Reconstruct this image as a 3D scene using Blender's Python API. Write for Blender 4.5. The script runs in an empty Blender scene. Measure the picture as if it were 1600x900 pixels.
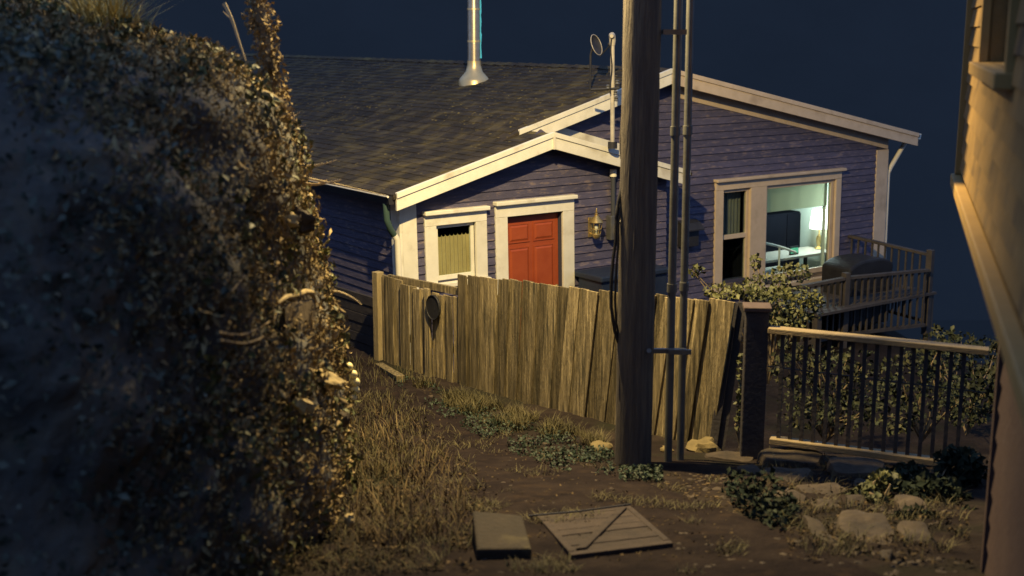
import bpy, math, random
import numpy as np
from mathutils import Vector, noise
random.seed(7); rng = np.random.default_rng(7)
R = math.radians
C = bpy.context.scene.collection
SC = bpy.context.scene

# ---------------------------------------------------------------- camera (world origin is the eye; z is height against the eye)
FPX = 1950.0; PITCH = R(11.6)
cd = bpy.data.cameras.new('camera'); cam = bpy.data.objects.new('camera', cd); C.objects.link(cam)
cd.sensor_width = 36; cd.lens = 36 * FPX / 1600; cd.clip_start = 0.05; cd.clip_end = 3000
cam.location = (0, 0, 0); cam.rotation_euler = (R(90) - PITCH, 0, 0)
cd.dof.use_dof = True; cd.dof.focus_distance = 14.0; cd.dof.aperture_fstop = 1.6
SC.camera = cam
# ---------------------------------------------------------------- night sky
wd = bpy.data.worlds.new("World"); SC.world = wd; wd.use_nodes = True
bg = wd.node_tree.nodes['Background']
bg.inputs[0].default_value = (0.31, 0.52, 1.0, 1); bg.inputs[1].default_value = 0.54
SC.view_settings.view_transform = 'Standard'; SC.view_settings.look = 'None'
SC.view_settings.exposure = 0; SC.view_settings.gamma = 1
# ---------------------------------------------------------------- the street light (its head is a part of the utility pole)
LAMP = Vector((0.0, 10.3, 2.3))
ld = bpy.data.lights.new('street_light', 'SPOT'); ld.energy = 4100; ld.spot_size = R(180); ld.spot_blend = 0.65; ld.color = (1.0, 0.74, 0.32)
ld.shadow_soft_size = 0.07
lo = bpy.data.objects.new('street_light', ld); C.objects.link(lo)
lo.location = LAMP
lo.rotation_euler = Vector((.10, .39, -.92)).to_track_quat('-Z', 'Y').to_euler()     # the head is tilted away from the camera, over the path and the house

# ---------------------------------------------------------------- geometry helpers
fw = Vector((0, math.cos(PITCH), -math.sin(PITCH))); up = Vector((0, math.sin(PITCH), math.cos(PITCH)))
def ray(px, py): return Vector((1, 0, 0)) * ((px - 800) / FPX) + up * ((450 - py) / FPX) + fw
def at(px, py, Y):
    r = ray(px, py); return r * (Y / r.y)
def onz(px, py, z):
    r = ray(px, py); return r * (z / r.z)
def onplane(px, py, p0, n):
    r = ray(px, py); return r * (p0.dot(n) / r.dot(n))

class MB:
    def __init__(s): s.v = []; s.f = []
    def quadbox(s, a, b):            # a,b: matching loops of n points -> closed prism
        n = len(a); o = len(s.v); s.v += [tuple(p) for p in a] + [tuple(p) for p in b]
        s.f.append(tuple(o + i for i in range(n))[::-1]); s.f.append(tuple(o + n + i for i in range(n)))
        for i in range(n):
            j = (i + 1) % n; s.f.append((o + i, o + j, o + n + j, o + n + i))
        return s
    def box(s, T, u0, u1, w0, w1, z0, z1):
        a = [T(u0, w0, z0), T(u1, w0, z0), T(u1, w1, z0), T(u0, w1, z0)]
        b = [T(u0, w0, z1), T(u1, w0, z1), T(u1, w1, z1), T(u0, w1, z1)]
        return s.quadbox(a, b)
    def prism(s, T, uz, w0, w1):     # polygon in (u,z) extruded along w
        return s.quadbox([T(u, w0, z) for u, z in uz], [T(u, w1, z) for u, z in uz])
    def tube(s, pts, rad, n=8, cap=True):
        pts = [Vector(p) for p in pts]
        if not hasattr(rad, '__len__'): rad = [rad] * len(pts)
        o = len(s.v); prev = None
        for i, p in enumerate(pts):
            d = (pts[min(i + 1, len(pts) - 1)] - pts[max(i - 1, 0)]).normalized()
            if prev is None: x = d.cross(Vector((0, 0, 1)) if abs(d.z) < .9 else Vector((1, 0, 0))).normalized()
            else: x = (prev - d * prev.dot(d)).normalized()
            prev = x; y = d.cross(x)
            for k in range(n):
                t = 2 * math.pi * k / n
                s.v.append(tuple(p + (x * math.cos(t) + y * math.sin(t)) * rad[i]))
        for i in range(len(pts) - 1):
            for k in range(n):
                k2 = (k + 1) % n
                s.f.append((o + i * n + k, o + i * n + k2, o + (i + 1) * n + k2, o + (i + 1) * n + k))
        if cap:
            s.f.append(tuple(o + k for k in range(n))[::-1]); s.f.append(tuple(o + (len(pts) - 1) * n + k for k in range(n)))
        return s
    def lathe(s, c, prof, n=16):     # prof: (r,z)
        return s.tube([Vector(c) + Vector((0, 0, z + i * 1e-5)) for i, (r, z) in enumerate(prof)], [max(r, 1e-4) for r, z in prof], n)
    def ball(s, c, r, n=8, sq=(1, 1, 1), nz=0, seed=0):
        o = len(s.v); m = n // 2 + 1; c = Vector(c)
        for i in range(m + 1):
            th = math.pi * i / m
            for k in range(n):
                ph = 2 * math.pi * k / n
                d = Vector((math.sin(th) * math.cos(ph), math.sin(th) * math.sin(ph), math.cos(th)))
                q = 1 + nz * noise.noise(d * 1.7 + Vector((seed * 3.1, seed, 0)))
                s.v.append((c.x + d.x * r * sq[0] * q, c.y + d.y * r * sq[1] * q, c.z + d.z * r * sq[2] * q))
        for i in range(m):
            for k in range(n):
                k2 = (k + 1) % n
                s.f.append((o + i * n + k, o + (i + 1) * n + k, o + (i + 1) * n + k2, o + i * n + k2))
        return s

def link(name, me, mat, parent=None, smooth=False):
    o = bpy.data.objects.new(name, me); C.objects.link(o)
    if mat: me.materials.append(mat)
    if smooth:
        me.polygons.foreach_set('use_smooth', [True] * len(me.polygons))
        try: me.set_sharp_from_angle(angle=R(40))
        except Exception: pass
    if parent: o.parent = parent
    return o
def build(name, mb, mat, parent=None, smooth=False, bevel=0):
    off = parent_loc(parent)
    me = bpy.data.meshes.new(name)
    me.from_pydata([(x - off.x, y - off.y, z - off.z) for x, y, z in mb.v], [], mb.f)
    import bmesh
    bm = bmesh.new(); bm.from_mesh(me); bmesh.ops.recalc_face_normals(bm, faces=bm.faces)
    bm.to_mesh(me); bm.free(); me.update()
    o = link(name, me, mat, parent, smooth)
    if bevel:
        m = o.modifiers.new('bevel', 'BEVEL'); m.width = bevel; m.segments = 2; m.limit_method = 'ANGLE'; m.angle_limit = R(40)
    return o
def parent_loc(p):
    l = Vector((0, 0, 0))
    while p is not None: l += p.location; p = p.parent
    return l
def tag(o, label=None, cat=None, group=None, kind=None):
    if label: o['label'] = label
    if cat: o['category'] = cat
    if group: o['group'] = group
    if kind: o['kind'] = kind
    return o
def thing(name, loc, label, cat, group=None):
    o = bpy.data.objects.new(name, None); C.objects.link(o); o.location = loc; o.empty_display_size = .1
    return tag(o, label, cat, group)

def raw_mesh(name, V, F, mat, parent=None):   # V (n,3) F (m,k)
    me = bpy.data.meshes.new(name); k = F.shape[1]
    off = parent_loc(parent); V = V - np.array(off)
    me.vertices.add(len(V)); me.vertices.foreach_set('co', V.astype(np.float32).ravel())
    me.loops.add(F.size); me.loops.foreach_set('vertex_index', F.astype(np.int32).ravel())
    me.polygons.add(len(F)); me.polygons.foreach_set('loop_start', np.arange(0, F.size, k, dtype=np.int32))
    me.update(calc_edges=True); me.validate()
    return link(name, me, mat, parent)
def unit(a): return a / np.maximum(np.linalg.norm(a, axis=-1, keepdims=True), 1e-9)
def leaves(name, P, size, mat, parent=None, nrm=None, spread=1.0, aspect=.62, droop=0):
    """folded pointed leaves: six verts, four tris each"""
    P = np.asarray(P, float); n = len(P)
    N = rng.normal(size=(n, 3)) * spread
    if nrm is not None: N = N + np.asarray(nrm)
    N = unit(N); D = unit(np.cross(N, rng.normal(size=(n, 3)))); D[:, 2] -= droop; D = unit(D)
    S = unit(np.cross(D, N)); N = np.cross(S, D)
    s = (size * rng.uniform(.55, 1.35, n))[:, None]
    b = P - D * s * .5; t = P + D * s * .55 - N * s * .12; m = P + N * 0
    l = P - S * s * aspect * .5 + N * s * .14; r = P + S * s * aspect * .5 + N * s * .14
    V = np.stack([b, l, m, r, t], 1).reshape(-1, 3)
    i = np.arange(n)[:, None] * 5
    F = np.concatenate([i + [0, 1, 2], i + [0, 2, 3], i + [1, 4, 2], i + [2, 4, 3]], 0)
    return raw_mesh(name, V, F, mat, parent)
def blades(name, P, h, w, mat, parent=None, lean=.35):
    P = np.asarray(P, float); n = len(P)
    a = rng.uniform(0, 2 * np.pi, n); d = np.stack([np.cos(a), np.sin(a), a * 0], 1)
    s = np.stack([-np.sin(a), np.cos(a), a * 0], 1) * (w * rng.uniform(.6, 1.3, n))[:, None]
    hh = (h * rng.uniform(.4, 1.25, n))[:, None]; L = hh * lean * rng.uniform(.1, 1.8, n)[:, None]
    z = np.array([[0, 0, 1.]])
    p1 = P + d * L * .35 + z * hh * .55; p2 = P + d * L + z * hh * .95
    V = np.stack([P - s, P + s, p1 - s * .8, p1 + s * .8, p2], 1).reshape(-1, 3)
    i = np.arange(n)[:, None] * 5
    F = np.concatenate([i + [0, 1, 3], i + [0, 3, 2], i + [2, 3, 4]], 0)
    return raw_mesh(name, V, F, mat, parent)

# ---------------------------------------------------------------- materials
def mat(name, cols, scale=6, rough=.8, bump=.15, bscale=None, stretch=(1, 1, 1), metal=0, detail=8, spec=.3, island=0, dirt=None, objrand=0):
    m = bpy.data.materials.new(name); m.use_nodes = True; nt = m.node_tree; N = nt.nodes; L = nt.links
    b = N['Principled BSDF']; b.inputs['Roughness'].default_value = rough; b.inputs['Metallic'].default_value = metal
    b.inputs['Specular IOR Level'].default_value = spec
    tc = N.new('ShaderNodeTexCoord'); mp = N.new('ShaderNodeMapping'); mp.inputs['Scale'].default_value = stretch
    L.new(tc.outputs['Object'], mp.inputs[0])
    src = mp.outputs[0]
    if objrand:
        oi = N.new('ShaderNodeObjectInfo'); ad = N.new('ShaderNodeVectorMath'); ad.operation = 'ADD'
        mu = N.new('ShaderNodeMath'); mu.operation = 'MULTIPLY'; mu.inputs[1].default_value = 37
        L.new(oi.outputs['Random'], mu.inputs[0]); L.new(src, ad.inputs[0]); L.new(mu.outputs[0], ad.inputs[1]); src = ad.outputs[0]
    nz = N.new('ShaderNodeTexNoise'); nz.inputs['Scale'].default_value = scale; nz.inputs['Detail'].default_value = detail
    nz.inputs['Roughness'].default_value = .65; L.new(src, nz.inputs['Vector'])
    cr = N.new('ShaderNodeValToRGB'); e = cr.color_ramp.elements
    for i, c in enumerate(cols):
        t = .3 + .4 * i / max(1, len(cols) - 1)
        if i < 2: e[i].position = t if i == 0 or len(cols) > 1 else 1; e[i].color = (*c, 1)
        else: q = e.new(t); q.color = (*c, 1)
    if len(cols) == 1: e[1].color = (*cols[0], 1)
    L.new(nz.outputs[0], cr.inputs[0]); col = cr.outputs[0]
    if dirt:
        dc, ds, lo_, hi_ = dirt
        n2 = N.new('ShaderNodeTexNoise'); n2.inputs['Scale'].default_value = ds; n2.inputs['Detail'].default_value = 6; L.new(src, n2.inputs['Vector'])
        mr = N.new('ShaderNodeMapRange'); mr.inputs[1].default_value = lo_; mr.inputs[2].default_value = hi_; L.new(n2.outputs[0], mr.inputs[0])
        mx = N.new('ShaderNodeMix'); mx.data_type = 'RGBA'; mx.inputs[7].default_value = (*dc, 1)
        L.new(mr.outputs[0], mx.inputs[0]); L.new(col, mx.inputs[6]); col = mx.outputs[2]
    if island or objrand:
        hs = N.new('ShaderNodeHueSaturation'); mr2 = N.new('ShaderNodeMapRange'); k = island or objrand
        mr2.inputs[3].default_value = 1 - k; mr2.inputs[4].default_value = 1 + k
        if island: g = N.new('ShaderNodeNewGeometry'); L.new(g.outputs['Random Per Island'], mr2.inputs[0])
        else: L.new(oi.outputs['Random'], mr2.inputs[0])
        L.new(mr2.outputs[0], hs.inputs['Value']); L.new(col, hs.inputs['Color']); col = hs.outputs[0]
    L.new(col, b.inputs['Base Color'])
    if bump:
        n3 = N.new('ShaderNodeTexNoise'); n3.inputs['Scale'].default_value = bscale or scale * 4; n3.inputs['Detail'].default_value = 5; L.new(src, n3.inputs['Vector'])
        bp = N.new('ShaderNodeBump'); bp.inputs['Strength'].default_value = bump; bp.inputs['Distance'].default_value = .02
        L.new(n3.outputs[0], bp.inputs['Height']); L.new(bp.outputs[0], b.inputs['Normal'])
    return m
def glow(name, col, s):
    m = bpy.data.materials.new(name); m.use_nodes = True; b = m.node_tree.nodes['Principled BSDF']
    b.inputs['Base Color'].default_value = (*col, 1); b.inputs['Emission Color'].default_value = (*col, 1); b.inputs['Emission Strength'].default_value = s
    return m
def glass_mat(name, tint=(.9, .95, .93), refl=1.0):
    m = bpy.data.materials.new(name); m.use_nodes = True; nt = m.node_tree; N = nt.nodes; L = nt.links
    N.remove(N['Principled BSDF']); out = N['Material Output']
    t = N.new('ShaderNodeBsdfTransparent'); t.inputs[0].default_value = (*tint, 1); g = N.new('ShaderNodeBsdfGlossy'); g.inputs['Roughness'].default_value = .03
    lw = N.new('ShaderNodeLayerWeight'); lw.inputs[0].default_value = .5; f = N.new('ShaderNodeMath'); f.operation = 'POWER'; f.inputs[1].default_value = 3.5; L.new(lw.outputs['Facing'], f.inputs[0]); mx = N.new('ShaderNodeMixShader')
    L.new(f.outputs[0], mx.inputs[0]); L.new(t.outputs[0], mx.inputs[1]); L.new(g.outputs[0], mx.inputs[2]); L.new(mx.outputs[0], out.inputs[0])
    return m
M = dict(
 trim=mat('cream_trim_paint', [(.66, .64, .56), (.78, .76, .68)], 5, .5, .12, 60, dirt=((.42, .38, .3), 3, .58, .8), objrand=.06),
 peach=mat('peach_dimmed_trim_paint', [(.5, .4, .29), (.6, .48, .36)], 5, .5, .12, 60, dirt=((.34, .26, .18), 3, .56, .8), objrand=.06),  # peach paint, also darkened to stand for lamplight fading to the right
 trim_lower=mat('cream_trim_dull', [(.62, .58, .5), (.74, .7, .6)], 5, .5, .1, 60),
 siding=mat('violet_clapboard_paint', [(.06, .057, .1), (.097, .09, .152)], 3.5, .62, .35, 25, stretch=(1, 1, 4), dirt=((.22, .17, .16), 7, .55, .8), objrand=.16),
 sheath=mat('dark_sheathing', [(.05, .05, .08)], 5, .9, 0),
 door=mat('red_door_paint', [(.28, .055, .02), (.35, .078, .03)], 4, .42, .08, 40),
 roof=mat('mossy_roof_shingle', [(.026, .021, .02), (.045, .036, .028), (.065, .052, .034)], 11, .92, 1.0, 45, dirt=((.14, .115, .045), 2.6, .45, .75)),
 shingle=mat('weathered_shingle', [(.018, .015, .016), (.03, .025, .022), (.046, .038, .028)], 9, .92, .8, 50, dirt=((.1, .08, .036), 3.2, .46, .74), island=.3),
 fence=mat('weathered_fence_board', [(.07, .057, .035), (.22, .175, .098), (.46, .37, .21)], 5, .9, .8, 30, stretch=(9, 9, .5), objrand=.5, dirt=((.05, .046, .03), 3.5, .5, .72)),
 pole=mat('tarred_pole_wood', [(.06, .052, .05), (.1, .086, .072), (.16, .135, .098)], 5, .85, .8, 16, stretch=(5, 5, .35)),
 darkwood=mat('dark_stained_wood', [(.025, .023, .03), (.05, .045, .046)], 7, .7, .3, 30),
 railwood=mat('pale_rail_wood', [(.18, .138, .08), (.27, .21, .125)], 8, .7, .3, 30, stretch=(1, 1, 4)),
 deckwood=mat('grey_deck_wood', [(.045, .04, .04), (.08, .068, .062)], 6, .8, .2, 30),
 conduit=mat('grey_conduit_metal', [(.13, .13, .13), (.2, .2, .19)], 8, .45, .05, 40, metal=.6),
 steel=mat('brushed_stove_pipe', [(.62, .5, .28), (.78, .64, .38)], 9, .38, .05, 60, metal=.7),
 flue=mat('dull_flue_steel', [(.4, .36, .3), (.6, .55, .45)], 9, .32, .05, 60, metal=.8),
 darkmetal=mat('dark_metal', [(.03, .032, .04), (.05, .05, .06)], 9, .45, .05, 60, metal=.4),
 brass=mat('aged_brass', [(.5, .37, .15), (.66, .5, .22)], 14, .35, .1, 60, metal=.8),
 ground=mat('trodden_earth', [(.012, .009, .01), (.022, .017, .016), (.038, .029, .025)], 2.6, .95, .9, 22, dirt=((.02, .02, .014), 1.4, .5, .7), spec=.04),
 path=mat('worn_asphalt_path', [(.011, .0085, .0095), (.018, .0135, .0135), (.028, .021, .019)], 3.2, .93, .9, 32, dirt=((.03, .021, .017), 5.5, .56, .72), spec=.04),
 concrete=mat('stained_concrete', [(.022, .018, .015), (.042, .032, .024)], 5, .9, .5, 30, dirt=((.12, .1, .05), 3, .5, .7)),
 hatch=mat('old_hatch_board', [(.026, .019, .018), (.05, .036, .03)], 6, .85, .7, 30, stretch=(2, 2, 1), objrand=.2),
 stone=mat('brown_fieldstone', [(.022, .018, .016), (.045, .034, .026), (.078, .058, .04)], 4, .85, .8, 14, objrand=.2),
 palestone=mat('yellow_lichen_stone', [(.09, .07, .035), (.22, .17, .08)], 6, .85, .8, 16, objrand=.1),
 soil=mat('bank_soil', [(.07, .073, .078), (.11, .105, .1), (.15, .128, .1)], 5, .95, 1.0, 18),
 drybank=mat('dry_bank_leaf', [(.1, .08, .05), (.25, .19, .105), (.48, .37, .2)], 5, .9, 0, spec=.05, island=.42),
 greenleaf=mat('green_leaf', [(.03, .038, .018), (.07, .075, .03), (.15, .145, .05)], 3, .55, 0, island=.45),
 weed=mat('low_green_weed', [(.014, .026, .018), (.032, .046, .026)], 4, .6, 0, island=.45),
 litter=mat('dull_leaf_litter', [(.02, .016, .012), (.055, .04, .024), (.12, .085, .045)], 5, .9, 0, island=.6, spec=.1),
 darkweed=mat('dark_weed_leaf', [(.008, .014, .012), (.02, .028, .02), (.04, .045, .028)], 4, .8, 0, island=.5, spec=.1),
 darkleaf=mat('dim_bush_leaf', [(.012, .02, .016), (.03, .036, .022), (.07, .066, .035)], 4, .7, 0, island=.6, spec=.15),
 straw=mat('straw_tussock', [(.2, .16, .05), (.45, .36, .13), (.6, .5, .22)], 3, .8, 0, island=.5),
 creeper=mat('shaded_creeper_leaf', [(.04, .048, .042), (.09, .1, .085), (.15, .15, .12)], 3, .9, 0, island=.6, spec=.1),
 drygrass=mat('dry_grass', [(.045, .032, .016), (.11, .076, .036), (.23, .17, .08)], 3, .75, 0, island=.5),
 greygrass=mat('dull_grass', [(.05, .046, .022), (.11, .092, .042)], 3, .75, 0, island=.5),
 twig=mat('bare_twig', [(.5, .39, .23), (.66, .53, .33)], 9, .8, .3, 40),
 rootwood=mat('dry_root', [(.16, .12, .075), (.28, .21, .13)], 9, .85, .4, 30),
 bark=mat('grey_bark', [(.1, .08, .055), (.24, .18, .11)], 9, .9, .8, 25, stretch=(2, 2, .5)),
 litstone=mat('ochre_rock_lit', [(.34, .26, .13), (.55, .43, .22)], 7, .85, .8, 16),  # brighter copy of the yellow stone, lamplight put into its colour
 bead=mat('pale_yellow_float', [(.78, .68, .34), (.85, .76, .42)], 9, .4, .05, 30),
 tanpaint=mat('ochre_house_paint', [(.17, .105, .035), (.24, .148, .052)], 3, .7, .3, 20, dirt=((.05, .032, .02), 2.2, .5, .75), objrand=.1),
 tantrim=mat('ochre_trim_paint', [(.3, .19, .065), (.38, .24, .085)], 3, .6, .1, 20),
 voile=mat('pale_green_voile', [(.5, .54, .44), (.62, .64, .52)], 2, .9, 0),
 maroon=mat('maroon_lower_wall', [(.05, .03, .03), (.07, .045, .04)], 3, .8, .3, 20),
 glass=glass_mat('window_glass'), 
 curtain=mat('beige_curtain', [(.36, .27, .14), (.48, .37, .2)], 4, .9, .1, 60),
 greycurtain=mat('grey_sheer', [(.12, .12, .12), (.17, .17, .16)], 4, .9, .1, 60),
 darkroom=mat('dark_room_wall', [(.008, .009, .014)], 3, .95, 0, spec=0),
 roomwall=mat('pale_green_room_wall', [(.5, .58, .5), (.55, .62, .54)], 3, .8, 0),
 blackfab=mat('black_cover_fabric', [(.012, .012, .016), (.022, .022, .026)], 5, .6, .3, 12),
 hill=mat('far_hillside', [(.053, .053, .053), (.067, .067, .067)], .02, 1, 0, spec=0),
 water=mat('harbour_water', [(.05, .05, .05)], .05, .9, 0, spec=.0),
 mastmetal=mat('pale_mast_metal', [(.3, .28, .25), (.5, .46, .4)], 9, .5, .1, 30),
 rubber=mat('black_cable_rubber', [(.02, .02, .022), (.035, .033, .032)], 9, .5, .1, 60),
 metercover=mat('meter_dial_glass', [(.6, .5, .28), (.75, .64, .38)], 30, .25, .1, 60),
 whitepaint=mat('white_pipe_paint', [(.68, .66, .58), (.78, .75, .66)], 6, .4, .05, 60),
 shade=glow('lit_lamp_shade', (1.0, .97, .86), 5.5),
 screen=glow('green_screen', (.1, .5, .3), .35),
 glint=glow('turquoise_glow_streak', (.06, .42, .55), .4),
)
_v = M['voile'].node_tree; _b = _v.nodes['Principled BSDF']; _t = _v.nodes.new('ShaderNodeBsdfTranslucent'); _t.inputs[0].default_value = (.78, .8, .66, 1); _m = _v.nodes.new('ShaderNodeMixShader'); _m.inputs[0].default_value = .7
_v.links.new(_b.outputs[0], _m.inputs[1]); _v.links.new(_t.outputs[0], _m.inputs[2]); _v.links.new(_m.outputs[0], _v.nodes['Material Output'].inputs[0])
WX = lambda u, w, z: Vector((u, w, z))
def frame(o, a, b=None):      # local frame: u along a, w along b
    o = Vector(o); a = Vector(a).normalized(); b = Vector(b).normalized() if b else Vector((-a.y, a.x, 0))
    return lambda u, w, z: o + a * u + b * w + Vector((0, 0, z))

# ================================================================ ground, path, water, hills
def fence_w(x, y):            # signed distance behind the board fence line
    return ((x + 1.54) * .736 + (y - 14.3) * .676)
def gz(x, y):
    if y < 9.6: z = -1.6 - .193 * y
    else: z = -3.453 - .38 * (1 - math.exp(-(y - 9.6) / 1.6))
    b = fence_w(x, y) if x < 1.9 else (y - 10.25)
    if b > .1: z -= min(1.0, (b - .1) * .45)
    hu = (x + .5) * .815 + (y - 16.4) * .579; hw = -(x + .5) * .579 + (y - 16.4) * .815     # beside and behind the house the slope falls away
    if y > 15 and (hu > 9.6 or hw > 17): z -= min(30, max(hu - 9.6, hw - 17, 0) * .8)
    if y > 40: z -= (y - 40) * .8
    z += .035 * noise.noise(Vector((x * .9, y * .9, 3))) + .014 * noise.noise(Vector((x * 3, y * 4, 7))) + .006 * noise.noise(Vector((x * 9, y * 9, 2)))
    return max(z, -30)
def sheet(name, xs, ys, zf, m, th=None):
    V = np.array([(x, y, zf(x, y)) for y in ys for x in xs]); nx = len(xs)
    i = np.array([(j * nx + k, j * nx + k + 1, (j + 1) * nx + k + 1, (j + 1) * nx + k) for j in range(len(ys) - 1) for k in range(nx - 1)])
    o = raw_mesh(name, V, i, m); o.data.polygons.foreach_set('use_smooth', [True] * len(o.data.polygons)); return o
def spaced(a, b, c, d, fine, coarse):
    r = list(np.arange(a, b, coarse)) + list(np.arange(b, c, fine)) + list(np.arange(c, d + coarse, coarse)); return r
tag(sheet('ground', spaced(-60, -5, 6, 60, .11, 5), spaced(-10, 3, 15, 110, .11, 4), gz, M['ground']), kind='structure')
# the worn path, four millimetres proud of the earth, narrowing towards the left end of the fence
path_mid = [(4.5, .75, 1.7), (6.2, .62, 1.35), (7.6, .42, 1.15), (9, .1, .95), (10.5, -.45, .75), (12, -1.05, .52), (13.5, -1.75, .45), (15.5, -2.6, .45)]
V = []; nn = 22
ysm = np.linspace(4.5, 15.5, 120)
for y in ysm:
    c = np.interp(y, [p[0] for p in path_mid], [p[1] for p in path_mid]); h = np.interp(y, [p[0] for p in path_mid], [p[2] for p in path_mid])
    for k in range(nn):
        t = k / (nn - 1) * 2 - 1; e = 1 + .12 * noise.noise(Vector((y * 1.3, t * 2, 0)))
        x = c + t * h * e; V.append((x, y, gz(x, y) + .012 - (.03 if abs(t) > .99 else 0)))
F = np.array([(j * nn + k, j * nn + k + 1, (j + 1) * nn + k + 1, (j + 1) * nn + k) for j in range(len(ysm) - 1) for k in range(nn - 1)])
p = raw_mesh('path', np.array(V), F, M['path']); p.data.polygons.foreach_set('use_smooth', [True] * len(F)); tag(p, kind='structure')
tag(sheet('harbour_water', [-900, 900], [60, 700], lambda x, y: -29.0, M['water']), kind='structure')
tag(sheet('far_hills', list(np.linspace(-1100, 1100, 60)), list(np.linspace(120, 900, 24)),
      lambda x, y: -32 + 125 * math.sin(min(1, (y - 120) / 300) * math.pi / 2) * (1 + .25 * noise.noise(Vector((x * .004, y * .002, 1)))), M['hill']), kind='structure')

# ================================================================ the violet house
PHI = R(54.6)
EU = Vector((math.sin(PHI), math.cos(PHI), 0)); EW = Vector((-math.cos(PHI), math.sin(PHI), 0))
HD = at(830, 400, 16.5); HD.z = 0
LEAN = -.022
def H(u, w, z): return HD + EU * (u + LEAN * (z + 2.3)) + EW * w + Vector((0, 0, z))
house = thing('clapboard_house', H(0, 0, -4.6), 'small violet clapboard house with cream trim, red door and mossy low pitched roof', 'house')
RK = .25                                   # how far the rakes stand in front of their walls
def zl(u): return -1.30 + .262 * (u - .17)            # left slope, shared by porch and main roof
UA = 2.70                                  # main ridge
def zlm(u): return zl(u) + .10 * min(1, max(0, (u + .35) / .6))
ZA = zlm(UA)
def zrm(u): return ZA - .208 * (u - UA)
def zrp(u): return zl(.17) - .27 * (u - .17)
UL, UR, WB, WM, UPR = -2.22, 8.42, 16.0, .5, 2.45
BASE = -5.0
def wall(name, u0, u1, topf, brk, holes, w, parent):
    mb = MB(); us = sorted(set([u0, u1] + [b for b in brk if u0 < b < u1] + [h[0] for h in holes] + [h[1] for h in holes]))
    for a, b in zip(us, us[1:]):
        m = (a + b) / 2; zs = [BASE]
        for h in holes:
            if h[0] < m < h[1]: zs += [h[2], h[3]]
        for i in range(0, len(zs) - 1, 2): mb.box(H, a, b, w, w + .12, zs[i], zs[i + 1])
        z0 = zs[-1]; mb.prism(H, [(a, z0), (b, z0), (b, topf(b)), (a, topf(a))], w, w + .12)
    return build(name, mb, M['sheath'], parent)
def siding(u0, u1, topf, peak, holes, w, zstart, step, parent):
    z = zstart
    def rng_at(zz):
        if topf(u0) > zz and topf(u1) > zz: return u0, u1
        us = [u for u in np.linspace(u0, u1, 400) if topf(u) > zz]
        return (us[0], us[-1]) if us else None
    while z < topf(peak) - .03:
        lo_ = rng_at(z); hi = rng_at(min(z + step, topf(peak) - .004))
        if not lo_ or not hi: break
        cuts = [(h[0], h[1]) for h in holes if z + step > h[2] + .04 and z < h[3] - .04]
        segs = []; a = lo_[0]
        for c0, c1 in sorted(cuts): segs.append((a, c0)); a = c1
        segs.append((a, lo_[1]))
        for a, b in segs:
            if b - a < .04: continue
            ta = max(a, hi[0]) if a == lo_[0] else a; tb = min(b, hi[1]) if b == lo_[1] else b
            if tb - ta < .02: continue
            dz = random.uniform(-.003, .003); o_ = random.uniform(-.002, .004)
            mb = MB().quadbox([H(a, w, z + dz), H(b, w, z + dz), H(b, w - .026 - o_, z + dz), H(a, w - .026 - o_, z + dz)],
                              [H(ta, w, z + step + .006), H(tb, w, z + step + .006), H(tb, w - .007, z + step + .006), H(ta, w - .007, z + step + .006)])
            build('clapboard', mb, M['siding'], parent)
        z += step
# openings (u0,u1,z0,z1)
W1 = (-1.52, -.92, -3.12, -2.40); DR = (-.42, .50, -4.42, -2.38)
W2L = (4.02, 4.62, -3.85, -2.42); W2R = (4.98, 6.63, -3.95, -2.40)
topP = lambda u: (zl(u) if u < .17 else zrp(u)) - .03
topM = lambda u: (zlm(u) if u < UA else zrm(u)) - .03
pw = wall('porch_wall', -2.0, 2.4, topP, [.17], [W1, DR], 0, house)
siding(-1.80, 2.4, topP, .17, [(W1[0] - .1, W1[1] + .1, W1[2] - .1, W1[3] + .14), (DR[0] - .1, DR[1] + .1, DR[2], DR[3] + .15)], 0, -4.4, .108, pw)
mw = wall('main_wall', .2, 7.95, topM, [UA], [W2L, W2R], WM, house)
siding(.3, 7.66, topM, UA, [(W2L[0] - .1, W2R[1] + .12, W2R[2] - .1, W2R[3] + .12)], WM, -4.4, .112, mw)
mb = MB().box(H, 2.28, 2.4, .12, WM, BASE, zrp(2.4) - .03); build('porch_side_wall', mb, M['siding'], house)
mb = MB().box(H, -2.0, -1.88, .12, WB - .3, BASE, zl(-2.0) - .03); sw = build('side_wall', mb, M['siding'], house)
mb = MB().box(H, 7.83, 7.95, WM + .12, WB - .3, BASE, zrm(7.95) - .03); build('side_wall', mb, M['siding'], house)
mb = MB()
mb.prism(H, [(-2.0, BASE), (7.95, BASE), (7.95, zrm(7.95) - .03), (UA, ZA - .03), (-2.0, zl(-2.0) - .03)], WB - .3, WB - .2); build('back_wall', mb, M['siding'], house)
# roof slabs
def slab(uw, zf, t=.05):
    return MB().quadbox([H(u, w, zf(u)) for u, w in uw], [H(u, w, zf(u) - t) for u, w in uw])
roof = build('roof', slab([(UL - .04, -RK - .03), (.17, -RK - .03), (.17, RK - .03), (-.35, RK - .03), (-.35, WB), (UL - .04, WB)], zl), M['roof'], house)
build('roof', slab([(-.35, RK - .03), (.25, RK - .03), (.25, WB), (-.35, WB)], zlm), M['roof'], house)
build('roof', slab([(.25, RK - .03), (UA, RK - .03), (UA, WB), (.25, WB)], zlm), M['roof'], house)
build('roof', slab([(UA, RK - .03), (UR + .05, RK - .03), (UR + .05, WB), (UA, WB)], zrm), M['roof'], house)
build('porch_roof', slab([(.17, -RK - .03), (UPR + .2, -RK - .03), (UPR + .2, WM - .03), (.17, WM - .03)], zrp), M['roof'], house)
mb = MB()       # moss tufts and lifted shingle edges that roughen the slope
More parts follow.
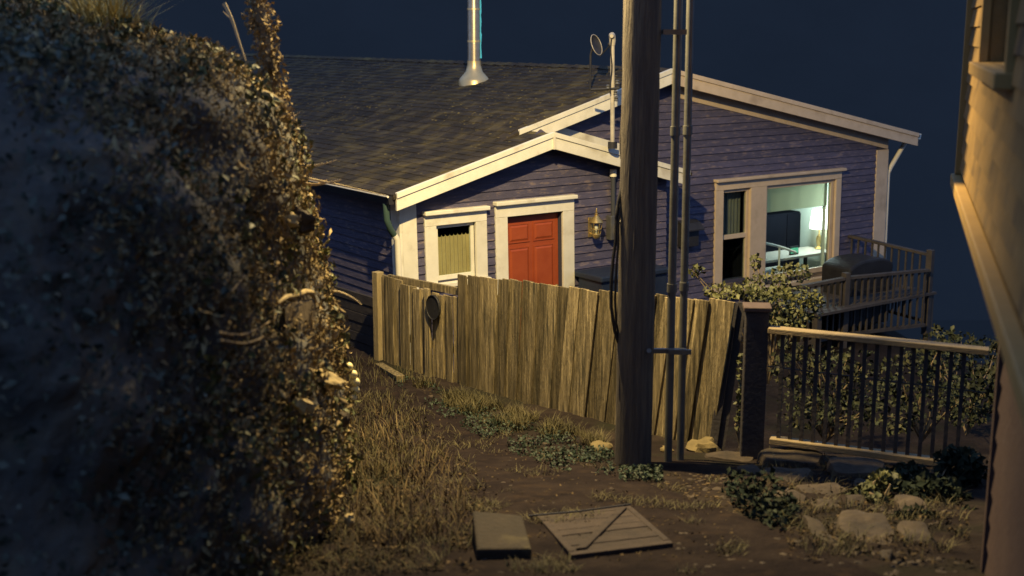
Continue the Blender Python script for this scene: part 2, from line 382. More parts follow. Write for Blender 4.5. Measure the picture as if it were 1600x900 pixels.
for i in range(4200):
    u = random.uniform(UL, UA); w = random.uniform(.0, 12) ** 1.0
    if w < RK and u > .1: continue
    if noise.noise(Vector((u * .7, w * .5, 4))) < -.05 and random.random() < .8: continue
    s = random.uniform(.008, .026); p = H(u, w, (zl(u) if w < RK else zlm(u)) + .002); mb.ball(p, s, 5, (1.3, 1.3, .35), .5, i)
mo = build('roof_moss', mb, mat('moss_clump', [(.08, .07, .035), (.17, .14, .065)], 9, .95, .4, 40, island=.4), roof); tag(mo, kind='stuff')
for k in range(1, 12):      # ridge caps
    pass
mb = MB()
for k in range(50):
    w = RK + k * .31; mb.quadbox([H(UA - .13, w, zlm(UA - .13) + .012), H(UA, w, ZA + .02), H(UA + .13, w, zrm(UA + .13) + .012)], [H(UA - .13, w + .33, zlm(UA - .13) + .03), H(UA, w + .33, ZA + .036), H(UA + .13, w + .33, zrm(UA + .13) + .03)])
build('ridge_cap', mb, M['roof'], roof)
mb = MB(); stp = .155; u = UL - .04; row = 0
while u < UA - .1:
    w = (-RK - .02 if u < .0 else RK) + (row % 2) * .15
    while w < WB - .3:
        L_ = .30 if w < 9 else .9; z0_ = (zl if w < RK and u < .2 else zlm); j_ = random.uniform(0, .006); t_ = random.uniform(.007, .013); g_ = random.uniform(-.006, .006)
        uu = u + g_; ue_ = min(uu + stp + .01, UA if w > RK else .17)
        if ue_ > uu + .03:
            mb.quadbox([H(uu, w, z0_(uu) + .001), H(ue_, w, z0_(ue_) + .001), H(ue_, w + L_ - .008, z0_(ue_) + .001), H(uu, w + L_ - .008, z0_(uu) + .001)],
                   [H(uu, w, z0_(uu) + t_ + j_), H(ue_, w, z0_(ue_) + .003), H(ue_, w + L_ - .008, z0_(ue_) + .003), H(uu, w + L_ - .008, z0_(uu) + t_)])
        w += L_
    u += stp; row += 1
tag(build('shingles', mb, M['shingle'], roof), kind='stuff')
# rakes
def rake(name, u0, u1, zf, w, h=.17, th=.035, top=.045, proud=.02, m='trim', drop=.03):
    f = build(name, MB().prism(H, [(u0, zf(u0) - drop), (u1, zf(u1) - drop), (u1, zf(u1) - drop - h), (u0, zf(u0) - drop - h)], w - th, w), M[m], house, bevel=.004)
    build('rake_moulding', MB().prism(H, [(u0, zf(u0) + .022), (u1, zf(u1) + .022), (u1, zf(u1) - top), (u0, zf(u0) - top)], w - th - proud, w - .004), M[m], f, bevel=.004)
    return f
rake('porch_rake', UL, .168, zl, -RK); rake('porch_rake', .172, UPR + .15, zrp, -RK)
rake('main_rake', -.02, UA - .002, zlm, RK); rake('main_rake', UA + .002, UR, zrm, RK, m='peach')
build('rake_joint', MB().box(H, .155, .185, -RK - .06, -RK - .036, zl(.17) - .205, zl(.17) - .01), M['trim_lower'], house)
# soffits
build('soffit', MB().quadbox([H(UL, -RK, zl(UL) - .06), H(.17, -RK, zl(.17) - .06), H(.17, 0, zl(.17) - .06), H(UL, 0, zl(UL) - .06)],
      [H(UL, -RK, zl(UL) - .08), H(.17, -RK, zl(.17) - .08), H(.17, 0, zl(.17) - .08), H(UL, 0, zl(UL) - .08)]), M['darkwood'], house)
# frieze of the main wall, and the flashing board above the porch's right slope
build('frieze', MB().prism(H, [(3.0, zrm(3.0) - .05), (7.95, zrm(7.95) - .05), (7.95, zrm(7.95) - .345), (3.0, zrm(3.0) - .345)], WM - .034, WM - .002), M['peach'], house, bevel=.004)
build('flashing_board', MB().prism(H, [(.75, zrp(.75) + .20), (2.45, zrp(2.45) + .20), (2.45, zrp(2.45) + .03), (.45, zrp(.45) + .03)], WM - .05, WM - .028), M['trim'], house, bevel=.004)
# corner boards
z = -4.4
while z < -2.2:
    build('clapboard', MB().quadbox([H(-2.0, .12, z), H(-2.0, WB - .3, z), H(-2.026, WB - .3, z), H(-2.026, .12, z)], [H(-2.0, .12, z + .112), H(-2.0, WB - .3, z + .112), H(-2.006, WB - .3, z + .112), H(-2.006, .12, z + .112)]), M['siding'], sw); z += .108
build('corner_board', MB().box(H, -2.02, -1.80, -.036, -.002, -4.5, zl(-2.0) - .1), M['trim'], house, bevel=.006)
build('corner_board', MB().box(H, -2.05, -2.003, -.036, .18, -4.5, zl(-2.05) - .12), M['trim'], house, bevel=.006)
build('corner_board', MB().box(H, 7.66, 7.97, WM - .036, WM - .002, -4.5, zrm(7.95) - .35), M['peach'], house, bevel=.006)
# porch window
def casing(name, u0, u1, z0, z1, tw, w, parent, m='trim', cap=True, sill=True, capo=.05):
    f = build(name, MB().box(H, u0 - tw, u0, w - .045, w - .002, z0 - .02, z1), M[m], parent, bevel=.004)
    build('jamb', MB().box(H, u1, u1 + tw, w - .045, w - .002, z0 - .02, z1), M[m], f, bevel=.004)
    build('head', MB().box(H, u0 - tw, u1 + tw, w - .047, w - .002, z1 + .002, z1 + tw * .85), M[m], f, bevel=.004)
    if cap: build('head_cap', MB().box(H, u0 - tw - capo * .4, u1 + tw + capo * .4, w - .11, w - .002, z1 + tw * .85 + .002, z1 + tw * .85 + .055), M[m], f, bevel=.01)
    if sill: build('sill', MB().box(H, u0 - tw - .02, u1 + tw + .02, w - .1, w - .002, z0 - .08, z0 - .022), M[m], f, bevel=.008)
    return f
cf = casing('window', W1[0] - .0, W1[1] + .0, W1[2], W1[3], .17, 0, house)
mb = MB(); a, b, c, d = W1
for q in ((a, a + .05, c, d), (b - .05, b, c, d), (a + .05, b - .05, d - .045, d), (a + .05, b - .05, c, c + .06)): mb.box(H, q[0], q[1], .01, .05, q[2], q[3])
build('sash', mb, M['trim'], cf, bevel=.003)
build('pane', MB().box(H, a + .05, b - .05, .028, .032, c + .06, d - .045), M['glass'], cf)
def pleats(u0, u1, z0, z1, w, amp, per, jag=0):
    mb = MB(); n = int((u1 - u0) / per * 8); o = 0
    for i in range(n + 1):
        u = u0 + (u1 - u0) * i / n; ph = (u - u0) / per * 2 * math.pi
        ww = w + amp * math.sin(ph) + amp * .4 * math.sin(ph * .37 + 1); zt = z1 - jag * abs(math.sin(ph * .5))
        for z in (z0, zt): 
            mb.v.append(tuple(H(u, ww, z)))
        for z in (z0, zt): mb.v.append(tuple(H(u, ww + .004, z)))
    for i in range(n):
        o = i * 4
        mb.f += [(o, o + 4, o + 5, o + 1), (o + 2, o + 3, o + 7, o + 6), (o + 1, o + 5, o + 7, o + 3), (o, o + 2, o + 6, o + 4)]
    return mb
build('curtain', pleats(a + .02, b - .02, c + .0, d - .14, .075, .014, .062, .03), M['curtain'], cf)
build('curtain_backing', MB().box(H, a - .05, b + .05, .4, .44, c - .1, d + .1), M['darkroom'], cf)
# door
df = casing('door_frame', DR[0], DR[1], DR[2], DR[3], .19, 0, house, sill=False)
a, b, c, d = DR
door = build('door', MB().box(H, a + .005, b - .005, .07, .115, c, d - .03), M['door'], house, bevel=.003)
for (x0, x1) in ((a + .10, (a + b) / 2 - .05), ((a + b) / 2 + .05, b - .10)):
    for (z0, z1) in ((d - .36, d - .14), (d - 1.12, d - .46), (c + .18, d - 1.22)):
        mb = MB(); g = .03
        mb.quadbox([H(x0, .068, z0), H(x1, .068, z0), H(x1, .068, z1), H(x0, .068, z1)], [H(x0 + g, .054, z0 + g), H(x1 - g, .054, z0 + g), H(x1 - g, .054, z1 - g), H(x0 + g, .054, z1 - g)])
        build('door_panel', mb, M['door'], door)
        mb = MB()
        for q in ((x0 - .02, x0, z0 - .02, z1 + .02), (x1, x1 + .02, z0 - .02, z1 + .02), (x0, x1, z1, z1 + .02), (x0, x1, z0 - .02, z0)): mb.box(H, q[0], q[1], .058, .0695, q[2], q[3])
        build('panel_moulding', mb, M['door'], door)
build('door_handle', MB().ball(H(b - .07, .03, c + 1.0), .03, 10), M['brass'], door)
build('threshold', MB().box(H, a - .2, b + .2, -.12, .1, c - .08, c - .002), M['trim_lower'], house)
# big window of the main wall: one narrow double-hung and one picture window in a shared casing
a, b = W2L[0], W2R[1]; zt = -2.40; zb = -3.92
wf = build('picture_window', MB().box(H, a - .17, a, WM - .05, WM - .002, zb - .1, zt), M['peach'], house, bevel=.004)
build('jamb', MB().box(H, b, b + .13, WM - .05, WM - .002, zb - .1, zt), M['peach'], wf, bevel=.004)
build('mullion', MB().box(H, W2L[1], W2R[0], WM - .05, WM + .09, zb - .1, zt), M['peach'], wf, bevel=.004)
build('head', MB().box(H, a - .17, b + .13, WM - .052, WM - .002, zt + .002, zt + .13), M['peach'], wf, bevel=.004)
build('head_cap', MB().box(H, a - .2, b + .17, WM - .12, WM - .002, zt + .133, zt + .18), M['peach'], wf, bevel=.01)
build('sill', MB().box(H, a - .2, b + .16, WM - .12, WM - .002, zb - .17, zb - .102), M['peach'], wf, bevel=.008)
mb = MB()
for (x0, x1, z0, z1) in ((a, a + .05, zb, zt), (W2L[1] - .05, W2L[1], zb, zt), (a + .05, W2L[1] - .05, zt - .05, zt), (a + .05, W2L[1] - .05, zb - .1, zb + .03), (a + .05, W2L[1] - .05, -3.19, -3.12)): mb.box(H, x0, x1, WM, WM + .05, z0, z1)
build('sash', mb, M['peach'], wf, bevel=.003)
mb = MB(); c0, c1 = W2R[0], W2R[1]
for (x0, x1, z0, z1) in ((c0, c0 + .06, zb, zt), (c1 - .07, c1, zb, zt), (c0 + .06, c1 - .07, zt - .06, zt), (c0 + .06, c1 - .07, zb - .1, zb + .05)): mb.box(H, x0, x1, WM, WM + .05, z0, z1)
build('sash', mb, M['peach'], wf, bevel=.003)
build('pane', MB().box(H, a + .05, W2L[1] - .05, WM + .02, WM + .024, -3.12, zt - .05), M['glass'], wf)
build('pane', MB().box(H, a + .05, W2L[1] - .05, WM + .025, WM + .029, zb + .03, -3.19), M['glass'], wf)
build('pane', MB().box(H, c0 + .06, c1 - .07, WM + .02, WM + .024, zb + .05, zt - .06), M['glass'], wf)
build('sheer_curtain', pleats(a + .02, W2L[1] - .02, -3.2, zt - .03, WM + .16, .012, .07), M['greycurtain'], wf)
build('sheer_curtain', pleats(c1 - .075, c1 + .0, zb, zt - .03, WM + .15, .02, .06), mat('white_sheer', [(.6, .66, .62), (.7, .75, .7)], 5, .9, 0), wf)
def on_main(px, py, w):
    p = onplane(px, py, H(0, w, 0), EW); rel = p - HD; return rel.dot(EU), p.z
# the lit room behind it
rm = build('room', MB().box(H, 3.85, 7.6, 3.9, 3.95, -4.5, -2.0), M['roomwall'], house)
build('room_wall', MB().box(H, 7.62, 7.66, .66, 3.9, -4.5, -2.0), M['roomwall'], rm)
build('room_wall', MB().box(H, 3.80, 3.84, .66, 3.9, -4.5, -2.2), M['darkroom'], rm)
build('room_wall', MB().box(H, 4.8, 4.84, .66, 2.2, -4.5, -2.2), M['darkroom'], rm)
build('room_ceiling', MB().box(H, 3.85, 7.6, .63, 3.9, -2.26, -2.22), M['roomwall'], rm)
build('room_floor', MB().box(H, 3.85, 7.6, .63, 3.9, -4.55, -4.5), M['darkwood'], rm)
cab = thing('dark_cabinet', H(6.0, 2.2, -4.5), 'tall dark cabinet standing in the lit room left of the lamp', 'cabinet')
cu0, cu1, cz1 = on_main(1190, 340, 2.1)[0], on_main(1264, 340, 2.1)[0], on_main(1235, 332, 2.1)[1]
build('cabinet_body', MB().box(H, cu0, cu1, 2.1, 2.5, -4.5, cz1), M['darkroom'], cab)
cm_ = (cu0 + cu1) / 2
build('cabinet_door', MB().box(H, cu0 + .02, cm_ - .01, 2.08, 2.098, -4.4, cz1 - .03), M['darkroom'], cab)
build('cabinet_door', MB().box(H, cm_ + .01, cu1 - .02, 2.08, 2.098, -4.4, cz1 - .03), M['darkroom'], cab)
LU = on_main(1277, 385, 1.45)[0]; print('lamp u', LU)
tb = thing('side_table', H(6.9, 1.4, -4.5), 'side table with pale top below the lamp inside the right window', 'table')
build('table_top', MB().box(H, 5.5, 7.45, 1.15, 1.75, -3.84, -3.8), mat('pale_table', [(.4, .38, .34)], 5, .5, 0), tb)
for uu in (5.55, 7.33):
    for ww in (1.18, 1.68): build('leg', MB().box(H, uu, uu + .05, ww, ww + .05, -4.5, -3.841), M['darkwood'], tb)
tl = thing('table_lamp', H(LU, 1.45, -3.8), 'lit table lamp with white drum shade inside the right window', 'lamp')
build('lamp_base', MB().lathe(H(LU, 1.45, -3.8), [(.07, 0), (.075, .02), (.03, .05), (.05, .14), (.05, .2), (.012, .28), (.012, .42)], 12), M['brass'], tl, smooth=True)
build('lamp_shade', MB().tube([H(LU, 1.45, -3.42), H(LU, 1.45, -3.1)], [.17, .13], 20, cap=False), M['shade'], tl, smooth=True)
bl = bpy.data.lights.new('lamp_bulb', 'POINT'); bl.energy = 60; bl.color = (.84, .97, 1.0); bl.shadow_soft_size = .08
blo = bpy.data.objects.new('lamp_bulb', bl); C.objects.link(blo); blo.location = H(6.95, 1.25, -2.98)
sc_ = thing('tablet_screen', H(6.6, 1.3, -3.8), 'small glowing green screen leaning on the side table', 'screen')
build('screen', MB().box(H, 6.5, 6.68, 1.28, 1.29, -3.77, -3.68), M['screen'], sc_)
build('screen_frame', MB().box(H, 6.48, 6.70, 1.292, 1.31, -3.8, -3.65), M['blackfab'], sc_)
sh = thing('white_chair_back', H(5.6, 1.9, -4.5), 'pale curved chair back seen low in the right window', 'chair')
pts = [H(5.05 + .25 * i, 1.0, -3.36 - .035 * i - .012 * i * i * .5) for i in range(6)]
build('back_rail', MB().tube(pts, .022, 8), M['whitepaint'], sh, smooth=True)
build('seat', MB().box(H, 5.0, 6.0, .9, 1.1, -3.98, -3.9), M['whitepaint'], sh)
build('chair_leg', MB().tube([H(5.1, 1.0, -3.9), H(5.06, 1.0, -3.36)], .018, 6), M['whitepaint'], sh); build('chair_leg', MB().tube([H(5.9, 1.0, -3.9), H(5.9, 1.0, -3.53)], .018, 6), M['whitepaint'], sh)
for u_ in (5.08, 5.88): build('chair_leg', MB().tube([H(u_, 1.0, -4.5), H(u_, 1.0, -3.98)], .018, 6), M['whitepaint'], sh)

vz = on_main(1250, 326, WM + .12)[1]
build('valance', pleats(c0 + .02, c1 - .02, vz, zt - .01, WM + .12, .0015, .3), M['voile'], wf)
# left eave gutter, elbow and downpipe
gz0 = zl(UL) - .06
gut = build('gutter', MB().quadbox([H(UL - .01, -RK + .0, gz0 + .035), H(UL - .10, -RK, gz0 + .035), H(UL - .085, -RK, gz0 - .06), H(UL - .02, -RK, gz0 - .06)],
      [H(UL - .01, WB, gz0 + .035), H(UL - .10, WB, gz0 + .035), H(UL - .085, WB, gz0 - .06), H(UL - .02, WB, gz0 - .06)]), M['darkmetal'], house)
build('gutter_lip', MB().tube([H(UL - .11, -RK - .02, gz0 + .04), H(UL - .11, WB, gz0 + .04)], .014, 6), M['whitepaint'], gut)
dp = build('downpipe', MB().tube([H(-2.14, -.05, -2.46), H(-2.10, -.05, -2.52), H(-2.09, -.05, -4.4)], .042, 10), M['whitepaint'], house, smooth=True)
build('pipe_elbow', MB().tube([H(UL - .06, -.12, gz0 - .06), H(UL - .055, -.12, -2.24), H(UL - .0, -.09, -2.36), H(-2.14, -.05, -2.46)], .04, 10), mat('green_elbow', [(.05, .09, .085)], 6, .5, 0), dp, smooth=True)
# right eave end: gutter and stub
g2 = build('gutter', MB().quadbox([H(UR + .01, RK, zrm(UR) + .0), H(UR + .13, RK, zrm(UR) + .0), H(UR + .11, RK, zrm(UR) - .09), H(UR + .02, RK, zrm(UR) - .09)],
      [H(UR + .01, WB, zrm(UR)), H(UR + .13, WB, zrm(UR)), H(UR + .11, WB, zrm(UR) - .09), H(UR + .02, WB, zrm(UR) - .09)]), M['trim'], house)
build('downpipe', MB().tube([H(UR + .06, RK + .2, zrm(UR) - .09), H(UR + .03, RK + .25, zrm(UR) - .16), H(8.08, WM, -2.3), H(8.04, WM + .02, -2.4), H(8.04, WM + .02, -4.3)], .04, 10), M['trim_lower'], house, smooth=True)

# stove pipe
sp_u = -.0; 
CH = onplane(742, 118, H(0, 3.2, 0), EW); 
# where the ray through the flashing meets the left slope
def on_roof(px, py):
    r = ray(px, py); lo_, hi_ = 12.0, 40.0
    for _ in range(60):
        m_ = (lo_ + hi_) / 2; p = r * m_; rel = p - HD; u = rel.dot(EU) - LEAN * (p.z + 2.3)
        if p.z > zlm(u): lo_ = m_
        else: hi_ = m_
    return r * lo_
cb = on_roof(741, 128)
sp = thing('stove_pipe', cb, 'tall shiny metal stove pipe with a conical flashing on the mossy roof', 'chimney')
k = cb.length / FPX
build('flashing_cone', MB().lathe(cb, [(24 * k, -.12), (24 * k, 0.02), (22 * k, .06), (13 * k, 16 * k), (10.6 * k, 26 * k), (10.6 * k, 32 * k)], 24), M['steel'], sp, smooth=True)
build('flue', MB().lathe(cb + Vector((0, 0, .2)), [(10 * k, 0), (9.6 * k, 175 * k)], 24), M['flue'], sp, smooth=True)
for zz in (60, 108): build('band', MB().lathe(cb + Vector((0, 0, zz * k)), [(10.5 * k, 0), (10.5 * k, 3 * k)], 24), M['steel'], sp, smooth=True)
build('flue_cap', MB().lathe(cb + Vector((0, 0, .2 + 176 * k)), [(13 * k, 0), (14 * k, 6 * k), (4 * k, 14 * k)], 20), M['steel'], sp, smooth=True)
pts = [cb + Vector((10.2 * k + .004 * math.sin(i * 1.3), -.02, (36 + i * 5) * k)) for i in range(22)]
rl = build('flue_glint', MB().tube(pts, [.012 + .009 * (i % 7 == 0) for i in range(22)], 6), M['glint'], sp, smooth=True)  # glowing strip added for the turquoise reflection streak on the flue

# electric service mast with weatherhead in front of the main gable, meter below
mz = H(1.40, -RK - .14, 0); k = mz.length / FPX
mast = thing('service_mast', H(1.40, -RK - .14, -1.7), 'slim pale service mast with a hooded top rising above the porch roof beside the pole', 'mast')
tp = onplane(957, 66, mz, EW); bt = onplane(957, 232, mz, EW)
build('mast_pipe', MB().tube([bt, tp], .03, 10), M['mastmetal'], mast, smooth=True)
build('weatherhead', MB().tube([tp + Vector((0, 0, -.04)), tp + Vector((0, 0, .03)), tp + Vector((-.01, -.03, .09)), tp + Vector((-.02, -.1, .08))], [.036, .046, .045, .025], 10), M['mastmetal'], mast, smooth=True)
for dz, dx in ((.52, .07), (.58, -.05), (.66, .05), (.74, .06)): 
    p = tp + Vector((0, 0, -dz)); build('insulator', MB().lathe(p + Vector((dx, -.02, -.03)), [(.015, 0), (.032, .01), (.02, .03), (.03, .045), (.015, .06)], 8), M['conduit'], mast, smooth=True)
build('bracket', MB().tube([tp + Vector((-.28, -.02, -.62)), tp + Vector((.1, -.02, -.6))], .018, 6), M['darkmetal'], mast)
build('foot_clamp', MB().tube([bt + Vector((0, 0, .0)), bt + Vector((0, 0, .09))], .065, 10), M['darkmetal'], mast, smooth=True)
wire = []
for i in range(14):
    t = i / 13; wire.append(tp + Vector((-.02 - .01 * math.sin(t * 9), -.07, .05 - t * .72)))
build('mast_wire', MB().tube(wire, .008, 5), M['rubber'], mast)
# dish
dc = at(932, 70, 18.0)
DK = .8
dish = thing('satellite_dish', dc, 'small round satellite dish seen edge on against the night left of the service mast', 'satellite dish')
ax = Vector((.78, -.52, .34)).normalized(); sx = ax.cross(Vector((0, 0, 1))).normalized(); sy = sx.cross(ax)
rows = [(0, .05), (.04, .047), (.08, .037), (.11, .021), (.132, .0)]
V = []; n = 24
for r_, d_ in rows + rows[::-1]:
    pass
mb = MB()
for side in (0, 1):
    for r_, d_ in rows:
        for q in range(n):
            t = 2 * math.pi * q / n; mb.v.append(tuple(dc + sx * (r_ * math.cos(t)) + sy * (r_ * 1.12 * math.sin(t)) - ax * (d_ + .008 * side)))
for side in (0, 1):
    o = side * 5 * n
    for i in range(4):
        for q in range(n):
            q2 = (q + 1) % n; mb.f.append((o + i * n + q, o + i * n + q2, o + (i + 1) * n + q2, o + (i + 1) * n + q))
for q in range(n):
    q2 = (q + 1) % n; mb.f.append((4 * n + q, 4 * n + q2, 9 * n + q2, 9 * n + q))
build('reflector', mb, M['darkmetal'], dish, smooth=True)
build('rim', MB().tube([dc + sx * (.134 * math.cos(t)) + sy * (.15 * math.sin(t)) for t in np.linspace(0, 2 * math.pi, 25)], .006, 6), M['mastmetal'], dish)
build('feed_arm', MB().tube([dc - sy * .17 - ax * .0, dc - sy * .08 + ax * .2], .009, 6), M['darkmetal'], dish); build('feed_horn', MB().ball(dc - sy * .06 + ax * .2, .026, 8), M['darkmetal'], dish)
build('dish_stand', MB().tube([dc - ax * .06, dc - ax * .1 - Vector((0, 0, .1)), dc - ax * .1 - Vector((0, 0, .62))], .016, 8), M['darkmetal'], dish)
# meter and conduit on the porch wall
mt = thing('electric_meter', H(1.42, -.08, -2.7), 'grey meter box with a round glass dial on the porch wall left of the pole', 'electric meter')
build('riser', MB().tube([H(1.36, -.07, -1.95), H(1.36, -.07, -2.5)], .034, 10), mat('dark_riser', [(.05, .055, .07)], 8, .5, 0), mt, smooth=True)
build('riser_cap', MB().tube([H(1.36, -.07, -1.86), H(1.36, -.07, -1.96)], .05, 10), M['whitepaint'], mt, smooth=True)
build('meter_box', MB().box(H, 1.26, 1.58, -.14, -.03, -2.84, -2.5), M['conduit'], mt, bevel=.01)
dcn = H(1.45, -.14, -2.72)
build('meter_dial', MB().tube([dcn, dcn - EW * .07, dcn - EW * .1], [.095, .092, .05], 16), M['metercover'], mt, smooth=True)
# carriage lantern
lb = H(.98, -.16, -2.72)
lan = thing('wall_lantern', lb, 'brass caged carriage lantern, unlit, on the violet wall right of the red door', 'lantern')
build('back_plate', MB().box(H, .94, 1.02, -.045, -.027, -2.78, -2.5), M['brass'], lan, bevel=.005)
build('arm', MB().tube([H(.98, -.04, -2.72), H(.98, -.1, -2.76), lb - Vector((0, 0, .03))], .012, 6), M['brass'], lan)
mb = MB()
for i in range(6):
    t = i * math.pi / 3; q = Vector((math.cos(t), math.sin(t), 0)); mb.tube([lb + q * .055, lb + q * .08 + Vector((0, 0, .16))], .007, 5)
for zz, rr in ((0, .057), (.07, .067), (.16, .082)): mb.tube([lb + Vector((math.cos(t) * rr, math.sin(t) * rr, zz)) for t in np.linspace(0, 2 * math.pi, 13)], .007, 5)
build('cage', mb, M['brass'], lan)
build('roof_cone', MB().lathe(lb, [(.098, .165), (.08, .19), (.035, .245), (.022, .26), (.03, .275), (.012, .29), (.016, .31), (.004, .36)], 12), M['brass'], lan, smooth=True)
build('lantern_base', MB().lathe(lb, [(.02, -.07), (.045, -.05), (.06, -.02), (.06, 0)], 12), M['brass'], lan, smooth=True)
build('lantern_glass', MB().lathe(lb, [(.045, .01), (.065, .15)], 12), M['glass'], lan)
build('lantern_bulb', MB().lathe(lb, [(.012, .01), (.014, .05), (.028, .08), (.022, .11), (.004, .13)], 10), M['trim_lower'], lan, smooth=True)
# dark blue lidded box filling a dark area by the porch wall
bn = thing('dark_box', H(1.1, -.5, -4.4), 'dark blue box with a flat lid under the wall lantern behind the fence', 'bin')
bm_ = mat('dark_blue_box', [(.012, .02, .045), (.02, .03, .06)], 5, .5, .1, 20)
build('dark_box_body', MB().box(H, .72, 1.9, -.6, -.08, -4.5, -3.3), bm_, bn, bevel=.02)
build('dark_box_lid', MB().box(H, .68, 1.94, -.64, -.04, -3.298, -3.22), bm_, bn, bevel=.02)
# dark hooded box on main wall right of the conduits
vb = thing('wall_box', H(3.2, WM - .1, -3.0), 'dark box on the violet wall between the conduits and the right window', 'vent')
build('wall_box_body', MB().box(H, 3.08, 3.42, WM - .14, WM - .03, -3.2, -2.83), M['darkmetal'], vb, bevel=.01)
build('wall_box_hood', MB().quadbox([H(3.06, WM - .14, -2.83), H(3.44, WM - .14, -2.83), H(3.44, WM - .24, -2.92), H(3.06, WM - .24, -2.92)], [H(3.06, WM - .03, -2.79), H(3.44, WM - .03, -2.79), H(3.44, WM - .24, -2.94), H(3.06, WM - .24, -2.94)]), M['darkmetal'], vb)

# ================================================================ deck beside the house
deck = thing('timber_deck', H(7.4, -.4, -4.5), 'dim grey timber deck with baluster railings at the right side of the house', 'deck')
_c = at(1454, 396, 19.9) - HD; DU1 = _c.dot(EU) + .08; DW0 = _c.dot(EW) - .08; _c = at(1250, 446, 18.5) - HD; DU0 = _c.dot(EU); DW1 = WM - .05; print('deck', DU0, DU1, DW0)
zf = -4.15
for i in range(13):
    w0 = DW0 + i * (DW1 - DW0) / 13; build('deck_board', MB().box(H, DU0, DU1, w0, w0 + (DW1 - DW0) / 13 - .012, zf - .04, zf), M['deckwood'], deck)
for (u, w) in ((DU0 + .05, DW0 + .05), (DU1 - .1, DW0 + .05), (DU1 - .1, DW1 - .1)): build('post', MB().box(H, u, u + .1, w, w + .1, -6.4, zf - .041), M['deckwood'], deck)
def railing(p, q, top, bot, n, parent, m, sz=.028, posts=True, ps=.1, extra=.06, rail=(.09, .045)):
    p = Vector(p); q = Vector(q); L = (q - p); L.z = 0; T = frame(p, L); n_ = n; ln = L.length; sl = (q.z - p.z) / ln
    TT = lambda u, w, z: T(u, w, z + sl * u)
    build('top_rail', MB().box(TT, 0, ln, -rail[0] / 2, rail[0] / 2, top - rail[1], top), M[m], parent, bevel=.004)
    build('bottom_rail', MB().box(TT, 0, ln, -.03, .03, bot, bot + .05), M[m], parent)
    for i in range(n):
        u = ln * (i + .6) / n + random.uniform(-.008, .008); build('baluster', MB().box(TT, u - sz / 2, u + sz / 2, -sz / 2, sz / 2, bot + .05, top - rail[1]), M[m], parent)
    if posts:
        for u in posts: build('railing_post', MB().box(TT, u * ln - ps / 2, u * ln + ps / 2, -ps / 2, ps / 2, bot - .2, top + extra), M[m], parent, bevel=.005)
c1_ = onplane(1456, 396, H(8.4, 0, 0), EU) if False else at(1454, 396, 19.9)
c0_ = at(1316, 364, 21.1)
railing(c0_, c1_, 0, -1.15, 13, deck, 'deckwood', posts=(0.02, 1,))
c2_ = at(1322, 432, 18.9); c3_ = at(1250, 446, 18.5); c4_ = at(1450, 420, 19.75)
railing(c2_, c4_, 0, -.95, 13, deck, 'deckwood', posts=(0,))
railing(c3_, c2_ - Vector((.05, .05, 0)), 0, -.95, 7, deck, 'deckwood', posts=None)
g_ = at(1340, 415, 20.0)
bq = thing('covered_barbecue', g_ - Vector((0, 0, 1)), 'black fabric covered barbecue with a rounded top on the deck below the right window', 'barbecue')
T = frame(g_, EU)
mb = MB(); prof = []
for i in range(15):
    t = i / 14 * 2 - 1; prof.append((t * .54, .12 * (1 - abs(t) ** 3.2) + .03))
mb.quadbox([T(u, -.3, z) for u, z in prof] + [T(.5, -.3, -.95), T(-.5, -.3, -.95)], [T(u, .3, z) for u, z in prof] + [T(.5, .3, -.95), T(-.5, .3, -.95)])
build('fabric_cover', mb, M['blackfab'], bq, bevel=.04)
build('cover_strap', MB().box(T, -.52, .52, -.31, -.301, -.35, -.31), M['rubber'], bq)
build('wheel', MB().tube([T(-.4, -.33, -.98), T(-.4, -.27, -.98)], .08, 14), M['rubber'], bq)
# barbecue rests on the deck floor level
# ================================================================ utility pole and its conduits
pb = Vector((.925, 9.6, 0))
pole = thing('utility_pole', (pb.x, pb.y, gz(pb.x, pb.y)), 'thick dark wooden utility pole standing in front of the board fence', 'utility pole')
pbot = onz(990, 724, -3.5); Yp = pbot.y
def P_(px, py): return at(px, py, Yp)
mb = MB(); pts = []; rads = []
a_ = P_(989, 724); b_ = P_(1004, 0); dirp = (b_ - a_)
for i in range(60):
    t = i / 34.0; pts.append(a_ + dirp * t - Vector((0, 0, .3)) * (i == 0)); rads.append(.151 - .004 * t + .004 * noise.noise(Vector((0, 0, i * .5))))
mb.tube(pts, rads, 28)
o_ = build('pole_shaft', mb, M['pole'], pole, smooth=True)
# deep checks in the wood: thin raised splinters and steps
for i in range(9):
    t0 = random.uniform(0, .8); ang = random.uniform(math.pi * .75, math.pi * 1.7); q = Vector((math.cos(ang), math.sin(ang), 0)) * .148
    build('splinter', MB().tube([a_ + dirp * (t0 + .02 * j) + q * (1 + .02 * math.sin(j)) for j in range(6)], [.002, .007, .008, .007, .005, .001], 5), M['pole'], o_)
armb = Vector((pts[-1].x, pts[-1].y, LAMP.z + .25))
build('lamp_arm', MB().tube([armb - Vector((0, 0, .5)), armb - Vector((.25, .05, .1)), LAMP + Vector((.15, -.05, .2))], .03, 10), M['conduit'], pole, smooth=True)
build('lamp_head', MB().ball(LAMP + Vector((0, 0, .16)), .2, 14, (1.4, .7, .4)), M['conduit'], pole, smooth=True)
def conduit(xt, xb, r, label, yb=718, dy=0):
    t = thing('cable_conduit', at(xb, yb, Yp + dy), label, 'conduit', 'conduits beside the utility pole')
    a = at(xb, yb, Yp + dy); b = at(xt, 0, Yp + dy); build('pipe', MB().tube([a - Vector((0, 0, .15)), a + (b - a) * .5, b + (b - a) * .3], r, 12), M['conduit'], t, smooth=True)
    for s_ in (.38, .72): 
        c = a + (b - a) * s_; build('coupling', MB().tube([c, c + Vector((0, 0, .07))], r * 1.25, 12), M['conduit'], t, smooth=True)
